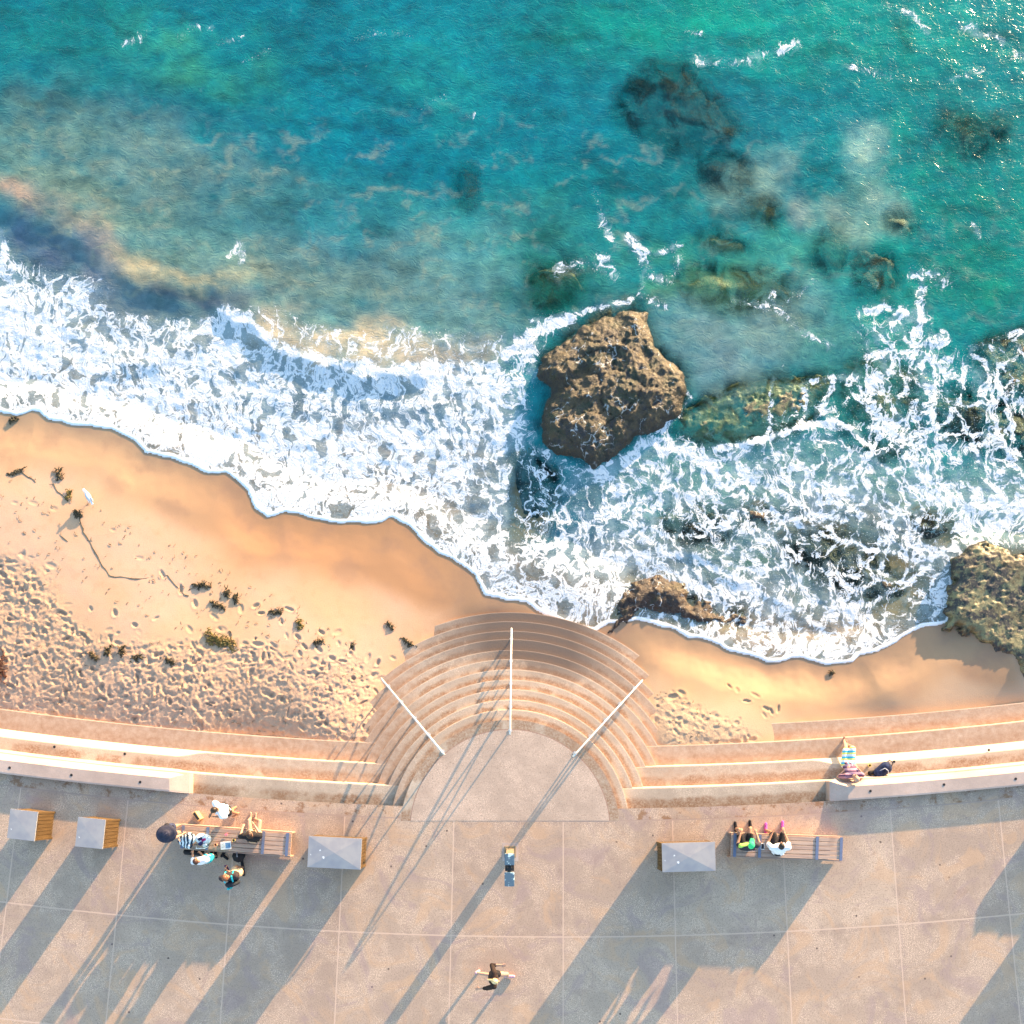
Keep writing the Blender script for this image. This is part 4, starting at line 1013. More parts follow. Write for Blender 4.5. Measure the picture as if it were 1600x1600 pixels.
# ------------------------------------------------------------ litter bin enclosures
def wood_mat(name, a, b, ax=0, pitch=.09):
    m = M(name, 0.7, 0.25)
    n = m.node('ShaderNodeMapping', {'Vector': m.co, 'Scale': (1.5, 30, 30) if ax == 0 else (30, 30, 1.5)}, 0)
    g = m.noise(1.0, 6, 0.6, co=n)
    c = m.mix(m.rng(g, 0.35, 0.65), a, b)
    m.color(m.mix(m.rng(m.noise(3, 5), 0.5, 0.7, 0, .4), c, tuple(x * .55 for x in a))); m.normal(m.bump(g, 0.004))
    return m.mat
m_binwood = wood_mat('bin_timber', (.085, .048, .018), (.125, .075, .030), 1)
def roofmat():
    m = M('bin_roof_metal', 0.55, 0.4, 0.0)
    c = m.mix(m.rng(m.noise(2.5, 5), 0.35, 0.65), A(172, 172, 178), A(188, 186, 186))
    w = m.vmath('ADD', m.co, m.vmath('SCALE', m.noise(5, 3, col=True), None, 0.15))
    poo = m.rng(m.vor(4.6, 'F1', co=w), 0.09, 0.11, 0.9, 0)
    c = m.mix(m.math('MULTIPLY', poo, m.rng(m.noise(1.7, 2), 0.5, 0.56)), c, (0.75, 0.75, 0.75, 1))
    m.color(c); return m.mat
m_roof = roofmat()
def litter_bin(px, py, wd, dp, label, pit=0.09, hgt=0.92):
    c = P(px, py, hgt + .03); rot = arc_ang(px)
    root = empty('litter_bin', (c.x, c.y, 0), rot, label=label, cat='litter bin', group='slatted litter bin housings on the promenade')
    x, y = wd / 2 - .015, dp / 2 - .015
    # timber cladding: separate upright boards with gaps over a dark liner
    mb = MB(); mb.box((0, 0, 0.03), wd - .09, dp - .09, hgt - .08); mb.build('liner', m_dark, root)
    def clad(nx, along, fixed, axis):
        mb = MB(); n = max(4, int(along / .085)); w_ = along / n
        for i in range(n):
            t = -along / 2 + w_ * (i + .5)
            if axis == 'x': mb.box((t, fixed, .05), w_ - .010, .025, hgt - .10)
            else: mb.box((fixed, t, .05), .025, w_ - .010, hgt - .10)
        mb.build('slat_panel', m_binwood, root)
    clad(0, 2 * x - .06, y - .015, 'x'); clad(0, 2 * x - .06, -y + .015, 'x'); clad(0, 2 * y - .06, x - .015, 'y'); clad(0, 2 * y - .06, -x + .015, 'y')
    for sx in (-1, 1):
        for sy in (-1, 1):
            mb = MB(); mb.box((sx * (x - .02), sy * (y - .02), 0), .05, .05, hgt); mb.build('corner_post', m_binwood, root)
    mb = MB(); a, b = wd / 2, dp / 2; z0 = hgt + .012
    low = [(-a, -b, z0), (a, -b, z0), (a, b, z0), (-a, b, z0)]; top = [(q[0], q[1], z0 + .035) for q in low]
    mb.add(low + top + [(0, 0, z0 + .035 + pit)], [(3, 2, 1, 0), (0, 1, 5, 4), (1, 2, 6, 5), (2, 3, 7, 6), (3, 0, 4, 7), (4, 5, 8), (5, 6, 8), (6, 7, 8), (7, 4, 8)])
    mb.build('roof', m_roof, root)
litter_bin(35.5, 1289, .69, .74, 'square timber-sided bin with grey roof, leftmost of all the bins', .008)
litter_bin(1776, 1336, 1.33, .73, 'wide grey pyramid-roofed bin housing farthest right, beyond the seat wall', .03)
litter_bin(141.5, 1301.5, .69, .74, 'square timber-sided bin with white bird droppings on its grey roof', .008)
litter_bin(523, 1332.5, 1.33, .78, 'wide grey pyramid-roofed bin housing between the crowded bench and the tall post', .03)
litter_bin(1076, 1339, 1.33, .73, 'wide grey pyramid-roofed bin housing left of the bench with the green-capped person', .03)

# ------------------------------------------------------------ benches
m_bench = wood_mat('bench_timber', A(198, 165, 148), A(226, 194, 170), 0)
m_strap = plain('strap_metal', A(138, 150, 178), 0.4, 0.5, 0.3, 0.1)
def bench(cx, cy, label, straps, rot):
    c = P(cx, cy, .45); L, W = 2.86, .57
    root = empty('bench', (c.x, c.y, 0), rot, label=label, cat='bench', group='backless slatted benches on the promenade')
    mb = MB(); n = 5; w_ = W / n
    for i in range(n): mb.box((0, -W / 2 + w_ * (i + .5), .40), L, w_ - .012, .045)
    mb.build('seat', m_bench, root, bevel=0.004)
    mb = MB(); mb.box((0, W / 2 + .02, .02), L, .03, .39); mb.build('side_panel', m_bench, root)
    mb = MB(); mb.box((0, -W / 2 - .02, .02), L, .03, .39); mb.build('side_panel', m_bench, root)
    for t in straps:
        x = -L / 2 + L * t
        mb = MB(); mb.box((x, 0, .449), .075, W + .02, .012); mb.build('strap', m_strap, root)
    for sx in (-1, 1):
        mb = MB(); mb.box((sx * (L / 2 - .35), 0, 0), .10, W - .06, .40); mb.build('leg', m_strap, root)
bench(367.5, 1313.5, 'slatted timber bench crowded with bags and people, on the left', (.03, .25, .75, .965), arc_ang(367))
bench(1229.5, 1323.5, 'slatted timber bench with two seated people at its left end', (.034, .257, .77, .985), -0.035 + 0.0)

# ------------------------------------------------------------ seaweed, gull, debris
bench(1746, 1277, 'empty slatted bench farthest right, beside the last bin housing', (.034, .257, .77, .985), -.12)
m_weed = plain('seaweed', (0.045, 0.035, 0.015), 0.5, 0.4, 0, .6, 18)
m_weed2 = plain('red_seaweed', (0.10, 0.035, 0.018), 0.5, 0.4, 0, .6, 18)
m_weedg = plain('golden_seaweed', (0.12, 0.09, 0.02), 0.5, 0.4, 0, .6, 18)
def clump(px, py, L, W, ang, label, mat=None, n=None, hgt=.05, name='seaweed_clump'):
    rs = random.Random(int(px * 7 + py)); c = onsand(px, py); mb = MB()
    n = n or int(26 + 260 * L * W)
    ca, sa = math.cos(R_(ang)), math.sin(R_(ang))
    for i in range(n):
        a, b = max(-.75, min(.75, rs.gauss(0, .33))) * L, max(-.8, min(.8, rs.gauss(0, .33))) * W
        b += 0.35 * W * math.sin(a / L * 4)
        x, y = a * ca - b * sa, a * sa + b * ca
        h = rs.random() * hgt * math.exp(-(a / L) ** 2 * 2 - (b / W) ** 2 * 2)
        d = rs.uniform(0, 6.28); l = rs.uniform(.05, .16); pts = []
        for k in range(4):
            pts.append((x, y, h + 0.006 + .012 * rs.random() + (.02 * math.sin(k * 1.4))))
            d += rs.gauss(0, .7); x += math.cos(d) * l / 3; y += math.sin(d) * l / 3
        mb.tube(pts, [.008, .014, .011, .003], 5)
    mb.tube([((k / 6 - 1) * L * .72 * ca - .2 * W * math.sin(k) * sa, (k / 6 - 1) * L * .72 * sa + .2 * W * math.sin(k) * ca, .012) for k in range(13)], .024, 6)
    o = mb.build(name, mat or m_weed); o.location = c
    return tag(o, label, 'seaweed', 'seaweed washed up on the sand')
clump(93, 742, .26, .13, 80, 'dark spiky weed clump nearest the foam at the far left')
clump(107, 774, .20, .11, 60, 'golden weed tuft just left of the gull', m_weedg)
clump(122, 803, .20, .10, -50, 'dark weed knot below the gull at the head of the long strand')
clump(315, 915, .38, .12, -5, 'flat dark weed clump with a pale shadow, highest on the middle sand')
clump(355, 927, .16, .08, 70, 'small feathery weed tuft right of the flat dark clump')
clump(369, 937, .22, .10, 80, 'upright dark weed tuft at the end of the slim strand')
clump(340, 946, .34, .05, -28, 'slim dark weed strand lying below two tufts')
clump(431, 957, .24, .10, -10, 'wing-shaped dark weed beside deep footprints')
clump(468, 976, .22, .12, 80, 'yellow-topped weed clump among the deep footprints', m_weedg)
clump(345, 1002, .66, .24, -32, 'largest golden-brown weed heap at the edge of the trampled sand', m_weedg, 210, .04)
clump(497, 1003, .20, .05, 15, 'thin curled weed right of the yellow-topped clump')
clump(168, 1017, .24, .11, 60, 'left of two upright dark weed clumps at the top of the trampled sand', None, None, .1)
clump(191, 1017, .24, .10, 70, 'right of two upright dark weed clumps at the top of the trampled sand', None, None, .1)
clump(215, 1028, .28, .10, 10, 'curved dark weed clump just below the upright pair')
clump(266, 1034, .20, .08, -30, 'small ring of dark weed on the trampled sand')
clump(146, 1026, .22, .06, -50, 'thin dark weed left of the upright pair')
clump(-2, 1052, .30, .60, 0, 'tall red-brown weed heap cut by the left edge', m_weed2, 160, .16)
clump(24, 738, .34, .04, 25, 'long thin weed strand at the far left above the footprints', None, 34, .01)
clump(22, 656, .20, .07, 15, 'dark stick-like weed touching the foam edge at the left')
clump(549, 1010, .16, .06, 60, 'small dark weed by the middle of the beach near the steps')
clump(640, 1005, .34, .06, -35, 'loose weed sprigs beside the top left of the round steps', None, 40)
clump(610, 978, .20, .04, -50, 'short weed sprig on smooth orange sand', None, 24)
clump(1300, 1052, .05, .04, 0, 'tiny dark weed speck on the smooth right-hand sand', None, 14)
def strand(pts, label):
    q = [onsand(a, b) for a, b in pts]; mb = MB(); rs = random.Random(3); o = q[0].copy(); full = []
    for i in range(len(q) - 1):
        n = max(2, int((q[i + 1] - q[i]).length / .12))
        for k in range(n):
            p = q[i].lerp(q[i + 1], k / n); full.append((p.x - o.x + rs.gauss(0, .015), p.y - o.y + rs.gauss(0, .015), p.z - o.z + .008))
    mb.tube(full, [rs.uniform(.004, .012) for _ in full], 5)
    for p in full[::3]:
        d = rs.uniform(0, 6.28); l = rs.uniform(.05, .15); mb.tube([p, (p[0] + math.cos(d) * l, p[1] + math.sin(d) * l, p[2] + .006)], [.006, .002], 4)
    ob = mb.build('kelp_strand', m_weed); ob.location = o
    tag(ob, label, 'seaweed', 'thin strands of washed-up kelp')
strand([(124, 806), (130, 832), (142, 848), (150, 862), (160, 884), (172, 898), (190, 902), (215, 905), (252, 900)], 'longest kelp strand, curling across the sand from below the gull to a deep footprint')
strand([(262, 900), (275, 915), (288, 930), (300, 932)], 'short kelp strand ending just left of the flat dark clump')
strand([(84, 757), (90, 768), (100, 777), (110, 790)], 'kinked kelp strand between the spiky clump and the golden tuft')
strand([(33, 738), (50, 749), (62, 760)], 'short kelp strand right of the far left weed strand')
strand([(95, 838), (112, 850)], 'tiny forked kelp piece in the middle of the pale sand')
m_white = plain('gull_white', (0.8, 0.8, 0.8), 0.7, .2, 0, .03); m_gullgrey = plain('gull_grey', (0.38, 0.40, 0.44), 0.7, .2, 0, .05); m_beak = plain('gull_beak', (0.6, 0.12, 0.03), .5)
def gull():
    c = onsand(143, 779); root = empty('seagull', c, R_(118), label='white gull standing on the sand among weed scraps, facing the surf', cat='gull')
    def J(mb, name, mat, par=root):
        o = mb.build(name, mat, par, smooth=True); return o
    mb = MB(); mb.ell((0.0, 0, .20), .155, .065, .07); mb.ell((.12, 0, .25), .055, .042, .06); mb.ell((.155, 0, .31), .045, .036, .038)
    mb.hexa([(-.13, -.03, .19), (-.25, -.035, .185), (-.25, .035, .185), (-.13, .03, .19)], [(-.12, -.02, .225), (-.25, -.03, .195), (-.25, .03, .195), (-.12, .02, .225)])
    b = J(mb, 'body', m_white); r = b.modifiers.new('remesh', 'REMESH'); r.mode = 'VOXEL'; r.voxel_size = .008
    for s in (-1, 1):
        mb = MB(); mb.ell((-.05, s * .055, .215), .15, .018, .045); J(mb, 'wing', m_gullgrey)
        mb = MB(); mb.tube([(0.01, s * .025, .15), (0.0, s * .028, .08), (.005, s * .028, .006)], .005, 6); mb.ell((.025, s * .028, .004), .03, .018, .004); J(mb, 'leg', m_beak)
    mb = MB(); mb.tube([(.19, 0, .308), (.25, 0, .298)], [.011, .003], 8); J(mb, 'beak', m_beak)
gull()
def scraps():
    rs = random.Random(11); mb = MB(); k = 0
    while k < 520:
        px, py = rs.uniform(-20, 1190), rs.uniform(700, 1165)
        T = samp(tram, np.array([px]), np.array([py]))[0]
        ln = min(abs(py - (820 + px * .42)), abs(py - (760 + px * .5)))
        if not (T > .4 and rs.random() < .5 or (ln < 45 and px < 560 and rs.random() < .6)): continue
        if px > 560 and T < .4: continue
        c = onsand(px, py)
        if c.z < -1.72: continue
        d = rs.uniform(0, 6.28); l = rs.uniform(.03, .13); k += 1
        mb.tube([(c.x, c.y, c.z + .012), (c.x + math.cos(d) * l / 2, c.y + math.sin(d) * l / 2, c.z + .02), (c.x + math.cos(d + .5) * l, c.y + math.sin(d + .5) * l, c.z + .012)], [.003, .007, .003], 4)
    o = mb.build('seaweed_scraps', m_weed); tag(o, 'scattered tiny twigs and weed scraps on the sand', 'debris', kind='stuff')
scraps()
# ------------------------------------------------------------ people
def bake(o):
    dg = bpy.context.evaluated_depsgraph_get(); me = bpy.data.meshes.new_from_object(o.evaluated_get(dg))
    old = o.data; o.modifiers.clear(); o.data = me; me.name = o.name
    for p in me.polygons: p.use_smooth = True
    bpy.data.meshes.remove(old)
class Blob:
    def __init__(s): s.mb = MB()
    def cap(s, a, b, ra, rb, lat=None, flat=1.0, n=14):
        a, b = Vector(a), Vector(b); t = b - a; L = max(t.length, 1e-4); t.normalize()
        u = Vector(lat) if lat is not None else t.cross(Vector((.31, .17, .93)))
        u = u - t * u.dot(t)
        if u.length < .05: u = t.cross(Vector((1, 0, 0)))
        u.normalize(); v = t.cross(u)
        rings = []
        for i in range(5): th = math.pi / 2 * i / 5; rings.append((a - t * ra * math.cos(th) * flat ** .5, ra * math.sin(th)))
        for i in range(5): f = i / 4; rings.append((a.lerp(b, f), ra + (rb - ra) * f))
        for i in range(4, -1, -1): th = math.pi / 2 * i / 5; rings.append((b + t * rb * math.cos(th) * flat ** .5, rb * math.sin(th)))
        o = len(s.mb.v)
        for c, r in rings:
            for k in range(n):
                an = 2 * math.pi * k / n; s.mb.v.append(tuple(c + u * r * math.cos(an) + v * r * flat * math.sin(an)))
        for i in range(len(rings) - 1):
            for k in range(n):
                x = o + i * n + k; y = o + i * n + (k + 1) % n; s.mb.f.append((x, x + n, y + n, y)); s.mb.m.append(0)
    def out(s, name, mat, parent, vox=.010, smooth=4):
        o = s.mb.build(name, mat, parent)
        r = o.modifiers.new('r', 'REMESH'); r.mode = 'VOXEL'; r.voxel_size = vox
        m = o.modifiers.new('s', 'SMOOTH'); m.factor = .5; m.iterations = smooth
        bake(o); return o
def ik(a, c, l1, l2, pole):
    a, c, pole = Vector(a), Vector(c), Vector(pole); d = c - a; D = d.length
    if D > (l1 + l2) * .995: c = a + d * ((l1 + l2) * .995 / D); D = (l1 + l2) * .995
    d = (c - a).normalized(); x = (l1 * l1 - l2 * l2 + D * D) / (2 * D); h = math.sqrt(max(0, l1 * l1 - x * x))
    p = pole - d * pole.dot(d); p.normalize()
    return a + d * x + p * h, c
SKIN = plain('skin', (0.34, 0.18, 0.115), 0.5, .4, 0, .06, 9)
SKIN2 = plain('pale_skin', (0.42, 0.25, 0.18), 0.5, .4, 0, .06, 9)
def cloth(name, c, var=.18, scale=14): return plain(name, c, 0.85, .2, 0, var, scale, .003)
def person(label, pelvis, neck, facing, hands, feet, s=1.0, skin=SKIN, hair=(0.03, .018, .012), hairlen=0, top=None, sleeve=1.0, bottoms=None, leglen=.55, shoes=None,
           kpole=None, epole=None, look=None, cap=None, dress=False, wide=1.0, footdir=None, hair_tail=None, bun=False):
    pelvis, neck, f = Vector(pelvis), Vector(neck), Vector(facing)
    f = Vector((f.x, f.y, f.z)).normalized(); tdir = (neck - pelvis).normalized()
    neck = pelvis + tdir * .52 * s
    rt = f.cross(tdir).normalized(); fr = tdir.cross(rt).normalized()    # rt = body's right, fr = chest direction
    org = Vector((pelvis.x, pelvis.y, min(feet[0][2], feet[1][2])))
    root = empty('person', org, 0, label=label, cat='person')
    L = lambda p: Vector(p) - org
    pelvis = L(pelvis); neck = L(neck); hands = [L(h) for h in hands]; feet = [L(q) for q in feet]
    look = Vector(look).normalized() if look else fr
    sh = [neck - tdir * .05 * s - rt * .175 * s * wide, neck - tdir * .05 * s + rt * .175 * s * wide]     # left, right
    hp = [pelvis - rt * .085 * s, pelvis + rt * .085 * s]
    kp = Vector(kpole) if kpole else fr; ep = Vector(epole) if epole else (-fr - Vector((0, 0, .6)))
    el = []; wr = []; kn = []; an = []
    for i in (0, 1):
        sd = rt * (-.6 if i == 0 else .6)
        e, h = ik(sh[i], hands[i], .29 * s, .26 * s, ep + sd); el.append(e); wr.append(h)
        k, a = ik(hp[i], feet[i] + Vector((0, 0, .08 * s)), .43 * s, .42 * s, kp + sd * .2); kn.append(k); an.append(a)
    B = Blob(); c = B.cap
    up = tdir
    c(pelvis + up * .0, pelvis + up * .14 * s, .145 * s * wide, .125 * s * wide, rt, .72)
    c(pelvis + up * .14 * s, neck - up * .13 * s, .125 * s * wide, .155 * s * wide, rt, .66)
    c(neck - up * .13 * s, neck - up * .06 * s, .155 * s * wide, .10 * s, rt, .62)
    c(sh[0], sh[1], .062 * s, .062 * s)
    hc = neck + (up * .55 + look * .16 + Vector((0, 0, .45))).normalized() * .185 * s     # head centre
    c(neck - up * .03 * s, hc, .056 * s, .052 * s)
    hup = (hc - neck).normalized(); hl = (look - hup * look.dot(hup)).normalized(); hr = hl.cross(hup)
    c(hc + hup * .035 * s - hl * .012 * s, hc - hup * .02 * s, .078 * s, .072 * s, hl, .86)     # skull
    c(hc - hup * .02 * s + hl * .03 * s, hc - hup * .075 * s + hl * .05 * s, .062 * s, .034 * s, hr, .8)     # jaw
    c(hc + hl * .088 * s + hup * .012 * s, hc + hl * .102 * s - hup * .022 * s, .008 * s, .014 * s)   # nose
    for q in (-1, 1):
        c(hc + hr * q * .070 * s + hup * .018 * s - hl * .005 * s, hc + hr * q * .072 * s - hup * .016 * s - hl * .005 * s, .016 * s, .012 * s, hup, .6)
    for i in (0, 1):
        c(sh[i], el[i], .052 * s, .040 * s); c(el[i], wr[i], .040 * s, .026 * s)
        hd = (wr[i] - el[i]).normalized(); sdv = hd.cross(fr if abs(hd.dot(fr)) < .9 else up).normalized(); pn = hd.cross(sdv)
        c(wr[i], wr[i] + hd * .075 * s, .026 * s, .036 * s, sdv, .5)
        for q, (o_, ln) in enumerate(((-.03, .062), (-.010, .074), (.010, .070), (.029, .055))):
            p0 = wr[i] + hd * .080 * s + sdv * o_ * s; p1 = p0 + (hd + sdv * o_ * 3) * ln * .5 * s; p2 = p1 + (hd * .8 + pn * .45) * ln * .5 * s
            c(p0 - hd * .02 * s, p1, .0095 * s, .009 * s); c(p1, p2, .009 * s, .008 * s)
        tb = wr[i] + hd * .025 * s - sdv * .030 * s; c(tb, tb + (hd * .6 - sdv * .6) * .045 * s, .011 * s, .010 * s); c(tb + (hd * .6 - sdv * .6) * .045 * s, tb + (hd - sdv * .7 + pn * .3) * .06 * s, .010 * s, .008 * s)
        c(hp[i], kn[i], .088 * s, .056 * s); c(kn[i], an[i], .055 * s, .036 * s)
        c(kn[i].lerp(an[i], .15) - kp * .01, kn[i].lerp(an[i], .5), .054 * s, .045 * s)
        fd = Vector(footdir[i]).normalized() if footdir else Vector((fr.x, fr.y, 0)).normalized()
        c(an[i] - fd * .03 * s - Vector((0, 0, .035)) * s, an[i] + fd * .15 * s - Vector((0, 0, .050)) * s, .034 * s, .030 * s, fd.cross(Vector((0, 0, 1))), .75)
    B.out('body', skin, root, .010)
    # eyes and mouth
    for q in (-1, 1):
        m = MB(); m.ell(hc + hl * .079 * s + hr * q * .030 * s + hup * .018 * s, .011 * s, .011 * s, .009 * s, n=5); m.build('eye', m_dark, root, smooth=True)
    m = MB(); m.ell(hc + hl * .083 * s - hup * .05 * s, .016 * s, .016 * s, .005 * s, n=5); m.build('mouth', cloth('lips', (.35, .12, .1)), root, smooth=True)
    # hair
    hm = plain('hair', hair, .5, .4, 0, .4, 40)
    if hairlen >= 0:
        B = Blob(); c = B.cap
        c(hc + hup * .05 * s - hl * .022 * s, hc + hup * .0 * s - hl * .03 * s, .082 * s, .078 * s, hl, .9)
        if hairlen > 0:
            end = hc - hl * .075 * s - up * hairlen
            c(hc - hl * .05 * s, end.lerp(hc, .45) - fr * .02, .075 * s, .075 * s, rt, .5); c(end.lerp(hc, .45) - fr * .02, end - fr * .05, .075 * s, .04 * s, rt, .5)
        if hair_tail: c(hc - hl * .07 * s, hc + Vector(hair_tail) * .5, .035 * s, .032 * s); c(hc + Vector(hair_tail) * .5, hc + Vector(hair_tail), .032 * s, .015 * s)
        if bun: c(hc - hl * .09 * s + hup * .04, hc - hl * .10 * s + hup * .05, .036, .03)
        B.out('hair', hm, root, .010, 2)
    # clothes
    if top:
        B = Blob(); c = B.cap; g = .014
        c(pelvis + up * .02, pelvis + up * .14 * s, (.150 * s + g) * wide, .135 * s * wide + g, rt, .74)
        c(pelvis + up * .14 * s, neck - up * .13 * s, .135 * s * wide + g, .160 * s * wide + g, rt, .68)
        c(neck - up * .13 * s, neck - up * .075 * s, .160 * s * wide + g, .095 * s + g, rt, .66)
        c(sh[0], sh[1], .062 * s + g, .062 * s + g)
        for i in (0, 1):
            if sleeve > 0:
                c(sh[i], sh[i].lerp(el[i], min(1, sleeve)), .056 * s + g, .048 * s + g)
                if sleeve > 1: c(el[i], el[i].lerp(wr[i], sleeve - 1), .044 * s + g, .034 * s + g)
        # folds
        rs = random.Random(len(label))
        for _ in range(9):
            a = pelvis + up * rs.uniform(.0, .42) * s + rt * rs.uniform(-.12, .12) + fr * rs.choice((-1, 1)) * .105 * s * wide
            c(a, a + up * rs.uniform(.04, .1) + rt * rs.uniform(-.08, .08), .018, .012)
        B.out('shirt', top, root, .011, 3)
    if bottoms:
        B = Blob(); c = B.cap; g = .016
        c(pelvis - up * .02, pelvis + up * .08 * s, .150 * s * wide + g, .140 * s * wide + g, rt, .76)
        for i in (0, 1):
            e = hp[i].lerp(kn[i], min(1, leglen)); c(hp[i], e, .090 * s + g, (.090 - .030 * min(1, leglen)) * s + g + .008)
            if leglen > 1: c(kn[i], kn[i].lerp(an[i], leglen - 1), .062 * s + g, .045 * s + g)
        B.out('trousers' if leglen > 1 else 'shorts', bottoms, root, .011, 3)
    if shoes:
        for i in (0, 1):
            fd = Vector(footdir[i]).normalized() if footdir else Vector((fr.x, fr.y, 0)).normalized()
            B = Blob(); B.cap(an[i] - fd * .045 * s - Vector((0, 0, .038)) * s, an[i] + fd * .165 * s - Vector((0, 0, .048)) * s, .044 * s, .040 * s, fd.cross(Vector((0, 0, 1))), .8)
            B.out('shoe', shoes, root, .009, 2)
    if cap:
        B = Blob(); c = B.cap
        c(hc + hup * .055 * s - hl * .01 * s, hc + hup * .015 * s - hl * .015 * s, .088 * s, .088 * s, hl, .9)
        c(hc + hup * .03 * s + hl * .07 * s, hc + hup * .02 * s + hl * .15 * s, .07 * s, .055 * s, hr, .16)
        B.out('cap', cap, root, .008, 2)
    return dict(root=root, hc=hc, up=up, fr=fr, rt=rt, hl=hl, hup=hup, hr=hr, neck=neck, pelvis=pelvis, sh=sh, wr=wr, kn=kn, an=an, org=org, el=el)
def hang(o, d): o.parent = d['root']
black = cloth('black_cloth', (0.018, .017, .02)); whitec = cloth('white_cloth', (0.74, .74, .78), .05); navy = cloth('navy_cloth', (.03, .04, .09))
teal = cloth('teal_cloth', (.02, .42, .50)); tan = cloth('tan_cloth', (.5, .36, .24)); brownc = cloth('brown_cloth', (.07, .045, .03)); greyc = cloth('grey_cloth', (.2, .2, .23)); pink = cloth('pink_shoe', (.62, .10, .38), .6, 60)

# 1 woman in a wide dark hat at the left end of the bench
d = person('person in a wide-brimmed dark hat standing at the left end of the crowded bench', P(266, 1298, .90), P(261, 1302, 1.42), (1, .05, 0),
    [P(283, 1316, .8), P(287, 1303, .80)], [P(281, 1289, 0), P(284, 1298, 0)], skin=SKIN2, hairlen=.28, top=black, sleeve=.25, bottoms=navy, leglen=.35, shoes=None, s=.98)
m = MB(); n = 32; hc, hu = d['hc'], (d['hup'] + Vector((0, 0, .6))).normalized()
u = hu.cross(d['hr']).normalized(); v = hu.cross(u); base = hc + hu * .06
rings = [(.0, .13), (.06, .13), (.085, .115), (.095, .05), (.105, .03), (.17, .02), (.235, .0)]
o0 = 0
for r, z in rings:
    for k in range(n):
        a = 2 * math.pi * k / n; dz = z + (.03 * math.sin(2 * a + .5) + .018 * math.sin(3 * a)) * (r / .235) ** 2 - .02 * (r > .2)
        rr = r * (1 + .06 * math.sin(2 * a + 1) * (r > .15)); m.v.append(tuple(base + (u * math.cos(a) + v * math.sin(a)) * rr + hu * (dz - .04)))
for i in range(len(rings) - 1):
    for k in range(n): m.f.append((i * n + k, (i + 1) * n + k, (i + 1) * n + (k + 1) % n, i * n + (k + 1) % n)); m.m.append(0)
ho = m.build('hat', cloth('hat_felt', (.03, .032, .055)), d['root'], smooth=True); sm = ho.modifiers.new('t', 'SOLIDIFY'); sm.thickness = .006
# 2 man in white T-shirt between bench and terrace
person('person in a white T-shirt with short dark hair standing between bench and concrete terrace', P(353, 1265, .90), P(340, 1265, 1.42), (-1, -.55, 0),
    [P(338, 1276, 1.05), P(331, 1270, 1.1)], [P(368, 1262, 0), P(372, 1271, 0)], hairlen=0, top=whitec, sleeve=.8, bottoms=black, leglen=.35, wide=1.05)
# 3 woman with long brown hair sitting on the bench facing the sea
person('person with long brown hair and dark top sitting on the bench facing the sea', P(396, 1309, .53), P(392, 1306, 1.05), (.05, 1, 0),
    [P(379, 1294, .62), P(398, 1290, .66)], [P(392, 1279, .0), P(400, 1280, .0)], skin=SKIN2, hair=(.035, .016, .010), hairlen=.40, wide=1.15, top=black, sleeve=.9, bottoms=tan, leglen=.3, look=(.1, 1, -.25), shoes=None)
# 4 boy in white T-shirt and teal shorts
person('smaller person in white T-shirt and teal shorts reaching for bags on left bench', P(322, 1343, .80), P(310, 1346, 1.26), (-.15, 1, 0),
    [P(301, 1331, .75), P(312, 1331, .78)], [P(332, 1340, 0), P(338, 1337, 0)], s=.88, hairlen=0, hair=(.05, .02, .012), top=whitec, sleeve=.7, bottoms=teal, leglen=.6, shoes=black)
# 5 man with backpack holding a phone
d = person('person with black and teal backpack looking at a phone, walking inland of left bench', P(367, 1366, .90), P(356, 1371, 1.42), (-.15, 1, 0),
    [P(352, 1360, 1.15), P(358, 1362, 1.15)], [P(380, 1355, 0), P(381, 1364, 0)], hair=(.16, .06, .03), hairlen=0, top=cloth('dark_stripe', (.04, .03, .035)), sleeve=.8, bottoms=tan, leglen=.6, shoes=black, look=(-.2, 1, -.5))
B = Blob(); nb = d['neck'] - d['fr'] * .19; B.cap(nb - d['up'] * .10, nb - d['up'] * .40, .14, .15, d['rt'], .55); bp = B.out('backpack', cloth('pack_black', (.02, .025, .035)), None, .012)
bp.location = d['org']; tag(bp, 'black and teal backpack worn by the person with the phone', 'backpack')
B = Blob()
for q in (-1, 1):
    st = d['neck'] + d['rt'] * q * .10; B.cap(st - d['fr'] * .12 - d['up'] * .02, st + d['up'] * .045 + d['fr'] * .01, .026, .026, d['rt'], .5); B.cap(st + d['up'] * .045 + d['fr'] * .01, st + d['fr'] * .13 - d['up'] * .18, .026, .024, d['rt'], .5)
B.cap(nb - d['fr'] * .10 - d['up'] * .1 - d['rt'] * .08, nb - d['fr'] * .10 - d['up'] * .35 - d['rt'] * .08, .035, .035)
B.out('strap', teal, bp, .010)
ph = MB(); w_ = (d['wr'][0] + d['wr'][1]) / 2 + d['org'] + d['fr'] * .09; ph.box((0, 0, 0), .075, .15, .012, .3); po = ph.build('phone', plain('phone_glass', (.06, .02, .08), .2, .5), bevel=.004); po.location = w_ + Vector((0, 0, -.01)); po.rotation_euler = (.5, 0, 0)
tag(po, 'dark phone held up by the person wearing the teal-strapped backpack', 'phone')
